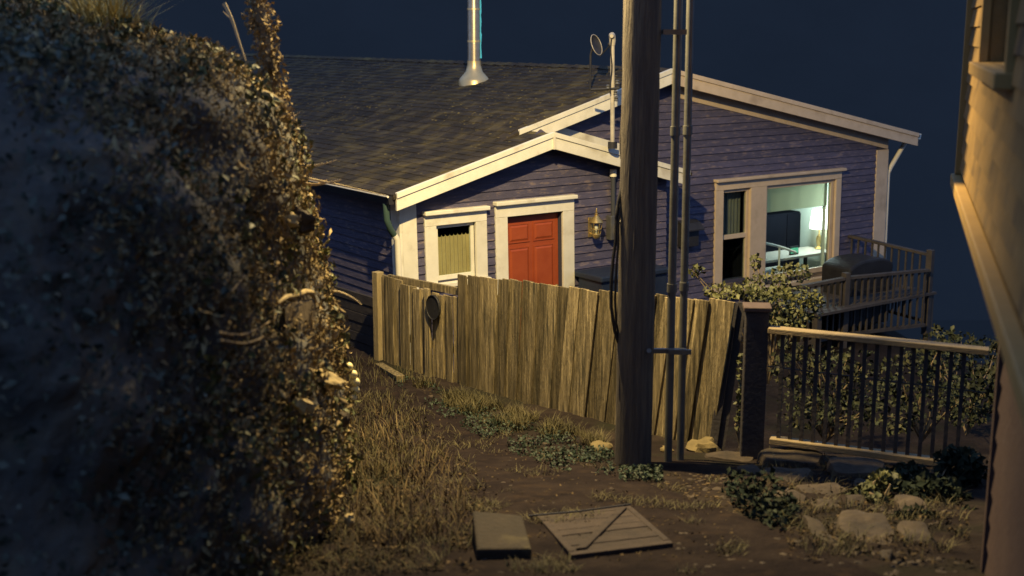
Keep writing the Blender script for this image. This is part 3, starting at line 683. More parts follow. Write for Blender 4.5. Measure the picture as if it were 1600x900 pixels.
conduit(1060, 1044, .033, 'left of two grey vertical conduits standing right of the pole', 716, .1)
conduit(1079, 1063, .031, 'right of two grey vertical conduits, the one nearer the big window', 712, .17)
for (py, x0, x1) in ((50, 1022, 1064), (548, 1012, 1072)):
    s0 = at(x0, py, Yp - .02); s1 = at(x1, py, Yp + .02); T = frame(s0, s1 - s0)
    st = build('standoff_bracket', MB().box(T, 0, (s1 - s0).length, -.02, .02, -.018, .018), M['conduit'], pole)
    build('pipe_clamp', MB().box(T, (s1 - s0).length - .16, (s1 - s0).length + .03, -.055, -.03, -.02, .02), M['conduit'], st)
build('bolt', MB().tube([at(1014, 548, Yp - .16), at(1014, 548, Yp - .1)], .02, 8), M['conduit'], pole)
# black cables down the left flank
cb1 = thing('hanging_cable', at(966, 300, Yp - .05), 'black cable bundle sagging down the left side of the utility pole', 'cable')
def cab_(ps, r): build('strand', MB().tube([at(x, y, Yp + dy) for x, y, dy in ps], r, 7), M['rubber'], cb1, smooth=True)
cab_([(972, 290, 0), (966, 315, -.05), (963, 345, -.05), (962, 375, -.05), (958, 405, -.05), (955, 440, -.05), (955, 480, -.05), (960, 515, -.05), (966, 535, -.02)], .014)
cab_([(974, 300, 0), (969, 330, -.06), (966, 350, -.07), (966, 385, -.06), (963, 420, -.06), (961, 470, -.06), (963, 505, -.05), (968, 530, -.02)], .01)
cab_([(970, 310, 0), (964, 322, -.05), (962, 340, -.07), (965, 352, -.07), (969, 345, -.03)], .01)

# ================================================================ board fence
FA = Vector((-1.54, 14.3, 0)); FB = Vector((1.85, 10.6, 0)); FD = (FB - FA).normalized(); FN = Vector((-FD.y, FD.x, 0)); 
if FN.y < 0: FN = -FN
FL = (FB - FA).length
def fuz(px, py):
    p = onplane(px, py, FA, FN); return (p - FA).dot(FD), p.z
TF = frame(FA, FD, FN)
fence = thing('board_fence', TF(2.6, 0, -3.9), 'weathered vertical board fence, boards leaning right, between the path and the violet house', 'fence')
tops = [(600, 430), (665, 455), (717, 466), (719, 431), (800, 437), (880, 447), (960, 456), (1060, 464), (1142, 470)]
bots = [(594, 558), (640, 583), (720, 607), (800, 632), (880, 658), (960, 684), (1040, 695), (1108, 702)]
tu = [fuz(*q) for q in tops]; bu = [fuz(*q) for q in bots]
def topz(u): return float(np.interp(u, [q[0] for q in tu], [q[1] for q in tu]))
def botz(u): return float(np.interp(u, [q[0] for q in bu], [q[1] for q in bu]))
ustep = tu[3][0]; u = fuz(597, 560)[0] + .02; uend = fuz(1108, 700)[0]
nb = 0
while u < uend:
    wd_ = random.choice((.085, .095, .11, .125, .14))
    left = u < ustep - .05
    fr = max(0, (u - ustep)) / (uend - ustep)
    lean = (.0 if left else .03 + .15 * min(1, fr * 1.6)) + random.uniform(-.008, .008)
    zb = botz(u) - .06; h = topz(u + lean) - zb; 
    ut = u + lean * (1.2); zt_ = topz(min(ut + wd_ / 2, tu[-1][0])) + random.uniform(-.012, .012)
    if u > ustep - .12 and left: zt_ = topz(ustep - .06)
    w0 = random.uniform(-.008, .008) - (.024 if nb % 2 else 0); th = .02; tw_ = random.uniform(-.006, .006)
    g = .003
    mb = MB()
    lv = []
    for zz, uu in ((zb, u), ((zb + zt_) / 2, u + (ut - u) * .5 + random.uniform(-.004, .004)), (zt_, ut)):
        lv.append([TF(uu + g, w0 + tw_, zz), TF(uu + wd_ + .022, w0 - tw_, zz), TF(uu + wd_ + .022, w0 - tw_ + th, zz), TF(uu + g, w0 + tw_ + th, zz)])
    o0 = len(mb.v)
    for l_ in lv: mb.v += [tuple(p) for p in l_]
    mb.f += [(0, 1, 2, 3), (8, 9, 10, 11)]
    for s_ in (0, 4):
        for q in range(4): mb.f.append((s_ + q, s_ + (q + 1) % 4, s_ + 4 + (q + 1) % 4, s_ + 4 + q))
    b_o = build('fence_board', mb, M['fence'], fence, bevel=.003)
    u += wd_ + (random.uniform(-.002, .003) if random.random() < .93 else .012); nb += 1
lit_fence = mat('lit_fence_post', [(.2, .16, .09), (.34, .27, .15)], 5, .85, .5, 30, stretch=(6, 6, .6))  # paler fence wood, puts the light on the end post into colour
ue = fuz(588, 500)[0]
build('end_post', MB().box(TF, ue, ue + .10, -.05, .05, -4.1, fuz(592, 425)[1]), lit_fence, fence, bevel=.006)
up_ = fuz(668, 500)[0]; build('gate_post', MB().box(TF, up_, up_ + .09, -.05, -.02, -4.1, fuz(672, 450)[1]), M['fence'], fence, bevel=.006)
us_ = fuz(719, 500)[0]; build('gate_post', MB().box(TF, us_ + .0, us_ + .13, -.035, -.012, -4.2, fuz(725, 429)[1]), M['fence'], fence, bevel=.006)
for dz in (.28, .95):
    build('back_rail', MB().quadbox([TF(.1, .035, botz(.1) + dz), TF(FL, .035, botz(FL) + dz), TF(FL, .075, botz(FL) + dz), TF(.1, .075, botz(.1) + dz)],
      [TF(.1, .035, botz(.1) + dz + .08), TF(FL, .035, botz(FL) + dz + .08), TF(FL, .075, botz(FL) + dz + .08), TF(.1, .075, botz(.1) + dz + .08)]), M['fence'], fence)
po = onplane(684, 479, FA, FN)
pq = thing('oval_plaque', po, 'black oval plaque hung at the top of the left fence section', 'plaque')
ol = lambda r1, r2, w: [po + FD * (r1 * math.cos(t)) + Vector((0, 0, r2 * math.sin(t))) + FN * w for t in np.linspace(0, 2 * math.pi, 24, endpoint=False)]
build('plaque_body', MB().quadbox(ol(.115, .14, -.07), ol(.115, .14, -.045)), M['blackfab'], pq, bevel=.006)
build('plaque_rim', MB().tube([*[po + FD * (.112 * math.cos(t)) + Vector((0, 0, .136 * math.sin(t))) - FN * .072 for t in np.linspace(0, 2 * math.pi, 25)]], .007, 6), M['blackfab'], pq)

# edging timber left of the fence
for (x0, y0, Y0, x1, y1, Y1, lab) in ((522, 524, 17.2, 590, 560, 14.5, 'pale timber edging lying left of the fence end post'), (592, 567, 14.1, 626, 587, 13.3, 'short brown timber edging lying at the foot of the fence end post')):
    p0 = at(x0, y0, Y0); p1 = at(x1, y1, Y1); d = p1 - p0; ln = d.length; sl = d.z / Vector((d.x, d.y)).length
    T0 = frame(p0, (d.x, d.y, 0)); T = lambda u, w, z, T0=T0, sl=sl: T0(u, w, z + sl * u)
    tag(build('edging_timber', MB().box(T, 0, ln, -.05, .05, -.1, .0), M['railwood' if x0 < 560 else 'fence'], bevel=.006), lab, 'timber')
# dark low board wall left of the fence
lw = thing('low_board_wall', at(560, 520, 15.2), 'low dark horizontal board wall in the shade left of the fence', 'wall')
a0 = at(518, 500, 15.6); a1 = at(590, 505, 14.75); a0.z = a1.z = 0; T = frame(a0, a1 - a0)
for i in range(8):
    z0 = -4.15 + i * .125; build('wall_board', MB().box(T, 0, (a1 - a0).length, -.01 * (i % 2), .03, z0, z0 + .112), M['darkwood'], lw)
build('wall_post', MB().box(T, -.05, .05, -.03, .06, -4.6, -3.2), M['darkwood'], lw)

# ================================================================ right hand railing fence in the foreground
R0 = at(1202, 510, 10.05); R1 = at(1546, 544, 9.42)
rf = thing('railing_fence', (R0.x, R0.y, -3.4), 'dark railing fence with a pale lit top rail right of the dark post', 'fence')
L_ = R1 - R0; T = frame((R0.x, R0.y, 0), (L_.x, L_.y, 0)); ln = Vector((L_.x, L_.y)).length; sl = L_.z / ln
TT = lambda u, w, z: T(u, w, R0.z + z + sl * u)
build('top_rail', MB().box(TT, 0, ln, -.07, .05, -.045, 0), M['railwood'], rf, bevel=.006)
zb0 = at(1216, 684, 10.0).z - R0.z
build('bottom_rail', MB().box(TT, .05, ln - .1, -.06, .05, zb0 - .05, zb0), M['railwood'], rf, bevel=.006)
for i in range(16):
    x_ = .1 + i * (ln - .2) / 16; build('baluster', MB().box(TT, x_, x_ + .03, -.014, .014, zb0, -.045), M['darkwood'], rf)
build('mid_wire', MB().tube([TT(.0, 0, -.34), TT(ln, 0, -.36)], .006, 5), M['darkmetal'], rf)
# dark gate post and dark boards at the fence end
gp0 = at(1182, 480, 10.15)
gp = thing('gate_post', (gp0.x, gp0.y, -3.5), 'square dark post with a cap coloured pinkish as lit between the board fence and the railing', 'post')
T = frame((gp0.x, gp0.y, 0), (1, -.12, 0))
build('post_shaft', MB().box(T, -.09, .10, -.09, .09, -3.6, gp0.z - .02), M['darkwood'], gp, bevel=.01)
build('post_cap', MB().box(T, -.11, .12, -.11, .11, gp0.z - .019, gp0.z + .02), mat('lit_pinkish_cap_wood', [(.06, .042, .04), (.09, .065, .058)], 8, .8, .2, 30), gp, bevel=.008)  # lighter cap over the dark shaft puts the lit top into colour
sb = thing('dark_gate', at(1135, 480, 10.6), 'narrow dark board gate leaning against the right end of the board fence', 'gate')
for i in range(2):
    mb = MB(); x0 = 1141 + i * 13; 
    tpl = [at(x0, 472, 10.65), at(x0 + 12, 474, 10.62)]; btm = [at(x0 - 34, 704, 10.6), at(x0 - 22, 704, 10.57)]
    mb.quadbox([btm[0], btm[1], tpl[1], tpl[0]], [p + Vector((0, .025, 0)) for p in (btm[0], btm[1], tpl[1], tpl[0])]); build('gate_board', mb, M['darkwood'], sb)
build('gate_rail', MB().quadbox([at(1125, 500, 10.7), at(1168, 500, 10.68), at(1168, 512, 10.68), at(1125, 512, 10.7)], [at(1125, 500, 10.73), at(1168, 500, 10.71), at(1168, 512, 10.71), at(1125, 512, 10.73)]), M['darkwood'], sb)

# ================================================================ tan house at the right edge
dd = Vector((math.sin(R(17.1)), math.cos(R(17.1)), 0)); nn_ = Vector((dd.y, -dd.x, 0))
CB = at(1503, 272, 9.0)
TT2 = lambda u, w, z: Vector((CB.x, CB.y, 0)) - dd * u + nn_ * w + Vector((0, 0, z))
th_ = thing('ochre_house', TT2(2, 1, -3.2), 'dim ochre clapboard house with overhanging upper storey at the right edge', 'house')
def tuz(px, py):
    p = onplane(px, py, CB, nn_); return -(p - CB).dot(dd), p.z
zb_ = CB.z
w0u, _ = tuz(1545, 60); w1u, _ = tuz(1590, 60)
WZ0 = tuz(1540, 96)[1]; WZ1 = WZ0 + 1.25
mb = MB()
for (u0, u1, z0, z1) in ((0, w0u, zb_, 3), (w1u, 9, zb_, 3), (w0u, w1u, zb_, WZ0), (w0u, w1u, WZ1, 3)): mb.box(TT2, u0, u1, 0, .15, z0, z1)
mb.box(TT2, 0, 9, .15, 3, zb_, zb_ + .1); mb.box(TT2, 0, .15, .15, 3, zb_ + .1, 3); mb.box(TT2, 9 - .15, 9, .15, 3, zb_ + .1, 3); mb.box(TT2, .15, 8.85, 2.85, 3, zb_ + .1, 3)
uw = build('upper_wall', mb, M['tanpaint'], th_)
z = zb_ + .04; kk = 0
while z < 1.6:
    segs = [(.05, 9)] if (z + .125 < WZ0 or z > WZ1) else [(.05, w0u - .02), (w1u + .02, 9)]
    for a, b in segs:
        build('clapboard', MB().quadbox([TT2(a, 0, z), TT2(b, 0, z), TT2(b, -.022, z), TT2(a, -.022, z)], [TT2(a, 0, z + .128), TT2(b, 0, z + .128), TT2(b, -.006, z + .128), TT2(a, -.006, z + .128)]), M['tanpaint'], uw)
    z += .125
build('corner_board', MB().box(TT2, -.03, .04, -.05, .15, zb_ + .002, 3), M['tantrim'], th_, bevel=.005)
build('skirt_board', MB().box(TT2, -.05, 9, -.075, -.003, zb_ - .085, zb_ - .001), M['tantrim'], th_, bevel=.008)
build('skirt_board', MB().box(TT2, -.04, 9, -.035, .1, zb_ - .17, zb_ - .087), M['tantrim'], th_, bevel=.008)
tw2 = build('window', MB().box(TT2, w0u - .09, w0u, -.045, .02, WZ0, WZ1), M['tantrim'], th_, bevel=.004)
build('jamb', MB().box(TT2, w1u, w1u + .09, -.045, .02, WZ0, WZ1), M['tantrim'], tw2)
build('sill', MB().box(TT2, w0u - .12, w1u + .12, -.09, .02, WZ0 - .07, WZ0 - .001), M['tantrim'], tw2, bevel=.006)
build('head', MB().box(TT2, w0u - .12, w1u + .12, -.06, .02, WZ1 + .001, WZ1 + .1), M['tantrim'], tw2)
build('meeting_rail', MB().box(TT2, w0u, w1u, .03, .07, (WZ0 + WZ1) / 2, (WZ0 + WZ1) / 2 + .05), M['tantrim'], tw2)
build('muntin', MB().box(TT2, (w0u + w1u) / 2 - .02, (w0u + w1u) / 2 + .02, .03, .06, WZ0, WZ1), M['tantrim'], tw2)
build('pane', MB().box(TT2, w0u, w1u, .08, .085, WZ0, WZ1), M['glass'], tw2)
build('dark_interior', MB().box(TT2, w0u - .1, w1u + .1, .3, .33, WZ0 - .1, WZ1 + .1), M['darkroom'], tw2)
LC = at(1551, 800, 6.2)
TL = lambda u, w, z: Vector((LC.x, LC.y, 0)) - dd * u + nn_ * w + Vector((0, 0, z))
build('lower_wall', MB().box(TL, 0, 6, 0, 2.7, -4.2, zb_ - .172), M['maroon'], th_)
z = -4.0
while z < zb_ - .33:
    build('clapboard', MB().quadbox([TL(.03, 0, z), TL(6, 0, z), TL(6, -.02, z), TL(.03, -.02, z)], [TL(.03, 0, z + .15), TL(6, 0, z + .15), TL(6, -.005, z + .15), TL(.03, -.005, z + .15)]), M['maroon'], th_); z += .15
build('corner_board', MB().box(TL, -.04, .04, -.035, .1, -4.2, zb_ - .173), M['maroon'], th_)

# ================================================================ slab, hatch and stones on the path
def poly_block(name, px, z, h, m, parent=None, bevel=.006):
    top = [onz(x, y, z) for x, y in px]; return build(name, MB().quadbox([p - Vector((0, 0, h)) for p in top], top), M[m], parent, bevel=bevel)
zs = gz(-.05, 6.95) + .17
sl_ = poly_block('concrete_step', [(738, 797), (816, 804), (831, 857), (745, 858)], zs, .5, 'concrete', bevel=.015)
tag(sl_, 'worn concrete step block left of the wooden hatch on the path', 'step')
zh = gz(.35, 7.2) + .07
def ground_at(px, py, lift):
    r_ = ray(px, py); p = r_ * (-3 / r_.z)
    for _ in range(30): p = r_ * ((gz(p.x, p.y) + lift) / r_.z)
    return p
HQ = [ground_at(838, 805, .03), ground_at(985, 790, .03), ground_at(1052, 848, .035), ground_at(893, 867, .04)]
def hp(s, t):      # bilinear in the hatch quad
    q = HQ
    return (q[0] * (1 - s) + q[1] * s) * (1 - t) + (q[3] * (1 - s) + q[2] * s) * t
ht = thing('wooden_hatch', hp(.5, .5), 'low wooden hatch cover with a diagonal plank lying on the path', 'hatch')
def hblock(name, st, dz0, dz1, m='hatch', par=None):
    a = [hp(*q) + Vector((0, 0, dz0)) for q in st]; b = [hp(*q) + Vector((0, 0, dz1)) for q in st]; return build(name, MB().quadbox(a, b), M[m], par or ht, bevel=.004)
for i in range(7):
    t0 = .06 + i * .126; hblock('plank', [(.06, t0), (.94, t0), (.94, t0 + .1235), (.06, t0 + .1235)], -.03, -.001 + random.uniform(-.004, .003))
hblock('edge_board', [(0, 0), (1, 0), (1, .07), (0, .07)], -.13, .0); hblock('edge_board', [(0, .93), (1, .93), (1, 1), (0, 1)], -.13, .0)
hblock('edge_board', [(0, .072), (.065, .072), (.065, .928), (0, .928)], -.13, .003); hblock('edge_board', [(.935, .072), (1, .072), (1, .928), (.935, .928)], -.13, .003)
hblock('diagonal_plank', [(.84, .075), (.93, .075), (.17, .925), (.07, .925)], -.006, .014)
rk = build('strap', MB().tube([onz(826, 806, zh - .03), onz(905, 799, zh - .03), onz(985, 788, zh - .03)], .006, 6), M['darkmetal'], ht)
def slab_stone(poly, lift, h, label, seed):
    c_ = (sum(q[0] for q in poly) / len(poly), sum(q[1] for q in poly) / len(poly)); r_ = ray(*c_); p = r_ * (-3.3 / r_.z)
    for _ in range(20): p = r_ * (gz(p.x, p.y) / r_.z)
    zt_ = p.z + lift; pts = [onz(x, y, zt_) for x, y in poly]; cen = sum(pts, Vector()) / len(pts); ring = []
    for k_ in range(len(pts)):
        a, b = pts[k_], pts[(k_ + 1) % len(pts)]
        for t in np.linspace(0, 1, 6)[:-1]: ring.append(a.lerp(b, float(t)))
    n = len(ring); ring = [q.lerp((ring[i - 1] + ring[(i + 1) % n]) / 2, .6) for i, q in enumerate(ring)]
    mb = MB(); lv = ((1.0, -h), (1.03, -h * .5), (1.0, -.03), (.93, 0.0), (.7, .008), (.4, .012), (.15, .013))
    for sc, dz in lv:
        for q in ring:
            v = cen + (q - cen) * sc; k2 = noise.noise(v * 7 + Vector((seed * 5, 0, 0))); k3 = noise.noise(v * 22)
            mb.v.append((v.x + .018 * k2, v.y + .018 * noise.noise(v * 6 + Vector((0, 9, seed))), v.z + dz + .02 * k2 + .007 * k3))
    for l in range(len(lv) - 1):
        for i in range(n):
            j = (i + 1) % n; mb.f.append((l * n + i, l * n + j, (l + 1) * n + j, (l + 1) * n + i))
    mb.f.append(tuple(range((len(lv) - 1) * n, len(lv) * n))); mb.f.append(tuple(range(n))[::-1])
    tag(build('stone', mb, M['stone'], smooth=True), label, 'stone', 'stones beside the path')
slabs = [
 ([(1182, 702), (1240, 694), (1290, 706), (1280, 726), (1196, 722)], .16, .25, 'flat grey slab just below the left end of the bottom rail'),
 ([(1190, 728), (1272, 729), (1262, 748), (1236, 756), (1204, 744)], .06, .2, 'tawny slab under the flat grey slab'),
 ([(1292, 712), (1340, 712), (1386, 722), (1376, 742), (1302, 738)], .12, .22, 'wide dark slab below the middle of the bottom rail'),
 ([(1240, 757), (1306, 752), (1326, 768), (1300, 778), (1248, 770)], .03, .15, 'low slab between the tawny slab and the fronded plant'),
 ([(1258, 782), (1312, 778), (1316, 794), (1276, 798)], .02, .15, 'small dark slab above the large rounded slab'),
 ([(1308, 800), (1340, 791), (1378, 802), (1402, 834), (1390, 858), (1350, 848), (1308, 826)], .12, .3, 'large rounded slab low in the foreground right of the path'),
 ([(1252, 800), (1272, 808), (1326, 856), (1310, 864), (1262, 828)], .04, .14, 'long narrow slab lying left of the large rounded slab'),
 ([(1374, 856), (1394, 858), (1392, 874), (1376, 872)], .04, .15, 'small pinkish slab below the large rounded slab'),
 ([(1102, 704), (1180, 706), (1178, 722), (1104, 714)], .05, .14, 'long low kerb slab running from the conduits to the dark post'),
 ([(1148, 728), (1180, 726), (1196, 740), (1160, 746)], .02, .12, 'small slab between the kerb slab and the tawny slab'),
 ([(1392, 728), (1450, 734), (1480, 750), (1430, 756), (1396, 746)], .08, .2, 'dim slab beneath the right end of the bottom rail'),
 ([(1206, 764), (1240, 762), (1262, 776), (1250, 790), (1214, 784)], .05, .15, 'broad slab beside the dark weeds at the path edge'),
 ([(1318, 772), (1350, 776), (1352, 792), (1322, 790)], .05, .15, 'small square slab above the large rounded slab'),
 ([(1400, 812), (1450, 818), (1462, 850), (1410, 846)], .06, .2, 'broad dim slab right of the large rounded slab'),
 ([(1330, 748), (1380, 748), (1390, 764), (1340, 768)], .04, .15, 'small dark slab behind the fronded plant'),
 ([(1195, 700), (1160, 690), (1150, 700), (1176, 706)], .03, .1, 'little slab at the foot of the dark post'),
 ([(1395, 770), (1440, 772), (1450, 800), (1404, 800)], .05, .2, 'dim slab half covered by the spreading corner plant'),
]
for i, q in enumerate(slabs): slab_stone(*q, i + 1)
for (px, py, hw, lab) in ((940, 700, 17, 'yellow lichened stone at the left foot of the utility pole'), (1042, 703, 11, 'small yellow stone seen between the pole and the conduits'), (1100, 700, 26, 'yellow lichened stone right of the conduits at the fence foot')):
    p = onz(px, py, gz(.9, 10.3)); s = hw * p.y / FPX
    tag(build('stone', MB().ball(p, s, 14, (1, .8, .6), .6, px), M['palestone'], smooth=True), lab, 'stone', 'yellow stones at the fence foot')

# ================================================================ the bank on the left
prof_px = [(500, 846), (506, 820), (522, 780), (536, 720), (539, 660), (534, 600), (524, 520), (514, 450), (502, 400), (487, 345), (467, 285), (452, 222), (436, 165), (398, 128), (350, 94), (250, 70), (135, 40), (0, -30), (-220, -110)]
KB = 1.13
YB = 7.25 * KB
pf = [at(x, y, YB) for x, y in prof_px]; xm = max(p.x for p in pf)
pz = [p.z for p in pf]; po_ = [xm - p.x for p in pf]
plan = [(-6.2, 2.2), (-4.4, 2.0), (-3.0, 2.7), (-2.0, 3.4), (-1.42, 4.15), (-1.13, 5.1), (-1.03, 6.2), (0, 0), (-1.5, 9.3), (-2.4, 10.4), (-3.6, 12), (-5.4, 14)]
plan = [Vector((a * KB, b * KB, 0)) for a, b in plan]
plan[7:8] = [Vector((xm - .02, YB - .12, 0)), Vector((xm - .07, YB + .1, 0)), Vector((xm * 1.14, YB + .45, 0)), Vector((xm * 1.22, YB + .9, 0))]
dist = [0]
for a, b in zip(plan, plan[1:]): dist.append(dist[-1] + (b - a).length)
def plan_at(s):
    x = np.interp(s, dist, [p.x for p in plan]); y = np.interp(s, dist, [p.y for p in plan]); return Vector((x, y, 0))
NS, NV = 300, 150; Sv = np.linspace(0, dist[-1], NS)
vt = [0]
for i in range(1, len(pf)): vt.append(vt[-1] + math.hypot(pz[i] - pz[i - 1], po_[i] - po_[i - 1]))
G = np.zeros((NS, NV, 3))
inw = []
for s in Sv:
    t = (plan_at(min(s + .5, dist[-1])) - plan_at(max(s - .5, 0))).normalized(); inw.append(Vector((-t.y, t.x, 0)))
for i, s in enumerate(Sv):
    p = plan_at(s); d = inw[i]
    dleft = max(0, dist[7] - s)
    for j in range(NV):
        v = vt[-1] * j / (NV - 1); o = np.interp(v, vt, po_); z = np.interp(v, vt, pz)
        q = p + d * o; q.z = z - (.0 if j else .4) - .02 * max(0, q.y - 8)
        q3 = q * 1.0
        a = .15 * noise.fractal(q3 * 1.6, 1.0, 2.1, 4) + .06 * abs(noise.noise(q3 * 4)) + .035 * noise.noise(q3 * 11)
        if abs(s - dist[7]) < 1.0: a *= .7
        q = q - d * a; G[i, j] = (q.x, q.y, q.z + .05 * noise.noise(q3 * 3 + Vector((9, 0, 0))))
idx = lambda i, j: i * NV + j
F = np.array([(idx(i, j), idx(i + 1, j), idx(i + 1, j + 1), idx(i, j + 1)) for i in range(NS - 1) for j in range(NV - 1)])
bank = raw_mesh('earth_bank', G.reshape(-1, 3), F, M['soil']); bank.data.polygons.foreach_set('use_smooth', [True] * len(F)); tag(bank, kind='structure')
from mathutils.bvhtree import BVHTree
BVH = BVHTree.FromPolygons([tuple(v) for v in G.reshape(-1, 3)], [tuple(int(q) for q in f) for f in F])
def bat(px, py, off=0.0):     # point of the bank surface seen at this pixel, moved off metres towards the eye
    for k_ in range(0, 40):
        d = ray(px - k_ * 2, py).normalized(); h = BVH.ray_cast(Vector((0, 0, 0)), d)
        if h[0] is not None:
            return at(px, py, h[0].y - off)
    return at(px, py, YB - off)
def bank_scatter(n, s0, s1, v0, v1, out, thr=-.3, f=2.2, seed=0):
    P = []; Nn = []
    while len(P) < n:
        s = rng.uniform(s0, s1); v = rng.uniform(v0, v1); fi = s / dist[-1] * (NS - 1); fj = v * (NV - 1); i = min(int(fi), NS - 2); j = min(int(fj), NV - 2)
        p = G[i, j] + (G[i + 1, j] - G[i, j]) * (fi - i) + (G[i, j + 1] - G[i, j]) * (fj - j)
        if noise.noise(Vector(p) * f + Vector((seed, 0, 0))) < thr: continue
        nr = np.cross(G[i + 1, j] - G[i, j], G[i, j + 1] - G[i, j]); nr /= (np.linalg.norm(nr) + 1e-9)
        if nr @ np.array(inw[i]) > 0: nr = -nr
        P.append(p + nr * rng.uniform(0, out)); Nn.append(nr)
    return np.array(P), np.array(Nn)
cs = dist[7]
P, Nn = bank_scatter(24000, cs - 3.0, cs + 1.4, .0, .78, .07, -.2, 3.0)
tag(leaves('dry_leaves', P, .036, M['drybank'], nrm=Nn, spread=.55, aspect=.55, droop=.4), kind='stuff')
P, Nn = bank_scatter(12000, 0.5, cs - 1.6, .0, .85, .10, -.2, 1.6, 5)
P2, N2 = bank_scatter(9000, 0.3, cs - 2.4, .0, .9, .14, -.25, 1.3, 15)
tag(leaves('bank_creeper', P, .042, M['creeper'], nrm=Nn, spread=.6, droop=.3), kind='stuff')
tag(leaves('bank_creeper', P2, .042, M['creeper'], nrm=N2, spread=.8, droop=.4), kind='stuff')
P2, N2 = bank_scatter(4500, cs - 3.2, cs + 1.2, .0, .75, .12, -.1, 4.0, 25)
tag(leaves('dry_leaves', P2, .06, M['drybank'], nrm=N2, spread=.9, aspect=.35, droop=.8), kind='stuff')
P, Nn = bank_scatter(3500, cs - 2.6, cs + .6, .05, .8, .12, .1, 3.5, 11)
tag(leaves('bank_creeper', P, .05, M['greenleaf'], nrm=Nn, spread=.7, droop=.3), kind='stuff')
P, Nn = bank_scatter(5000, cs - 2.5, cs + 1.5, .55, .95, .02, -.1, 2.5, 3)
tag(blades('bank_grass', P, .09, .004, M['greygrass'], lean=1.1), kind='stuff')
# trailing straw and roots down the face
mb = MB()
P, Nn = bank_scatter(420, cs - 1.6, cs + .5, .25, .75, .03, -.2, 2.5, 8)
for p, n_ in zip(P, Nn):
    p = Vector(p); n_ = Vector(n_); L0 = random.uniform(.08, .35); dv = Vector((random.uniform(-.25, .25), random.uniform(-.2, .2), -1)); q = [p]
    for k_ in range(4): q.append(q[-1] + (dv + n_ * random.uniform(-.05, .25)) * (L0 / 4)); dv = dv + Vector((random.uniform(-.3, .3), random.uniform(-.3, .3), 0))
    mb.tube(q, [.004, .0035, .003, .002, .001], 4, cap=False)
tag(build('hanging_roots', mb, M['bark']), kind='stuff')
# tussock on the top edge
def tussock(px0, px1, py, Y, n, h, label):
    P = []
    for _ in range(n):
        x = random.gauss((px0 + px1) / 2, (px1 - px0) / 4); p = at(x, py + (x - (px0 + px1) / 2) * .28, Y * KB + random.gauss(0, .12)); P.append(p)
    tag(blades('grass_tussock', np.array([tuple(p) for p in P]), h, .0045, M['straw'], lean=.8), label, 'grass tuft', 'grass tufts on the bank top')
tussock(120, 215, 62, 7.0, 700, .30, 'tall yellowish grass tussock on top of the dark bank')
tussock(205, 255, 78, 7.1, 260, .13, 'short round grass tuft beside the tall tussock on the bank')
# leafy trunk
t0 = at(430, 175, 7.4 * KB)
lt = thing('leafy_trunk', t0, 'slim creeper covered tree trunk rising from the top of the bank', 'tree')
tp_ = [at(434, 185, 7.4 * KB), at(426, 130, 7.4 * KB), at(418, 80, 7.42 * KB), at(408, 30, 7.45 * KB), (at(396, -20, 7.5 * KB)), at(380, -90, 7.6 * KB), at(376, -180, 7.7 * KB)]
build('trunk', MB().tube(tp_, [.055, .05, .045, .042, .04, .035, .03], 10), M['bark'], lt, smooth=True)
P = []
for _ in range(1500):
    t = random.uniform(0, 5.6); i = int(t); c = tp_[i].lerp(tp_[i + 1], t - i); a = random.uniform(0, 6.28); rr = random.uniform(.03, .085) * (1.15 + .5 * noise.noise(c * 6))
    P.append(c + Vector((math.cos(a) * rr, math.sin(a) * rr, random.uniform(-.03, .03))))
fo = leaves('foliage', np.array([tuple(p) for p in P]), .036, M['drybank'], lt, droop=.3); tag(fo, kind='stuff')
# twigs
def twig(name, pts, r, label, cat='twig', Y=7.0, group='bare twigs on the bank', m='twig', forks=()):
    P3 = [bat(x, y, .17) if name == 'root' else at(x, y, Y * KB) for x, y, *d in pts]
    # smooth the line
    q = []
    for i in range(len(P3) - 1):
        for t in (0, .33, .66):
            a = P3[max(i - 1, 0)]; b = P3[i]; c = P3[i + 1]; d = P3[min(i + 2, len(P3) - 1)]
            q.append(.5 * ((2 * b) + (c - a) * t + (2 * a - 5 * b + 4 * c - d) * t * t + (3 * b - a - 3 * c + d) * t ** 3))
    q.append(P3[-1]); n_ = len(q); mb = MB().tube(q, [(1.0 if name == 'root' else 1.5) * r * (1 - .7 * i / (n_ - 1)) for i in range(n_)], 6)
    for (k_, dx, dy) in forks:
        b = q[min(k_, n_ - 1)]; mb.tube([b, b + Vector((dx * .5, .02, dy * .4)), b + Vector((dx, .03, dy))], [r * .5, r * .35, r * .15], 5)
    return tag(build(name, mb, M['rootwood' if name == 'root' else m], smooth=True), label, cat, group)
twig('bare_twig', [(462, 284), (485, 288), (505, 287), (532, 281)], .009, 'forked pale twig jutting right from the bank towards the gutter, lowest of three', Y=7.4, forks=((4, .08, .03),))
twig('bare_twig', [(464, 274), (490, 281), (520, 287), (560, 296), (604, 306)], .008, 'longest pale twig reaching from the bank to the roof corner', Y=7.4)
twig('bare_twig', [(466, 257), (485, 259), (505, 256), (526, 250)], .007, 'short pale twig jutting right above the two lower ones', Y=7.4)
twig('bare_twig', [(350, 5), (362, 30), (372, 60), (384, 95)], .009, 'thin bare twig hanging left of the leafy trunk', Y=7.2, forks=((3, -.06, .05),))
twig('bare_twig', [(460, 230), (461, 200), (458, 175)], .006, 'tiny upright twig on the lit edge of the bank', Y=7.4, forks=((3, .07, .02), (5, .04, .03)))
twig('root', [(340, 520), (375, 524), (400, 515), (425, 500), (440, 485)], .012, 'curved bare root crossing the bank face left of the stump', 'root', Y=6.75, group='roots on the bank face')
twig('root', [(342, 532), (380, 537), (405, 530), (420, 520)], .011, 'lower bare root with a hooked end below the curved one', 'root', Y=6.75, group='roots on the bank face', forks=((8, .05, -.09),))
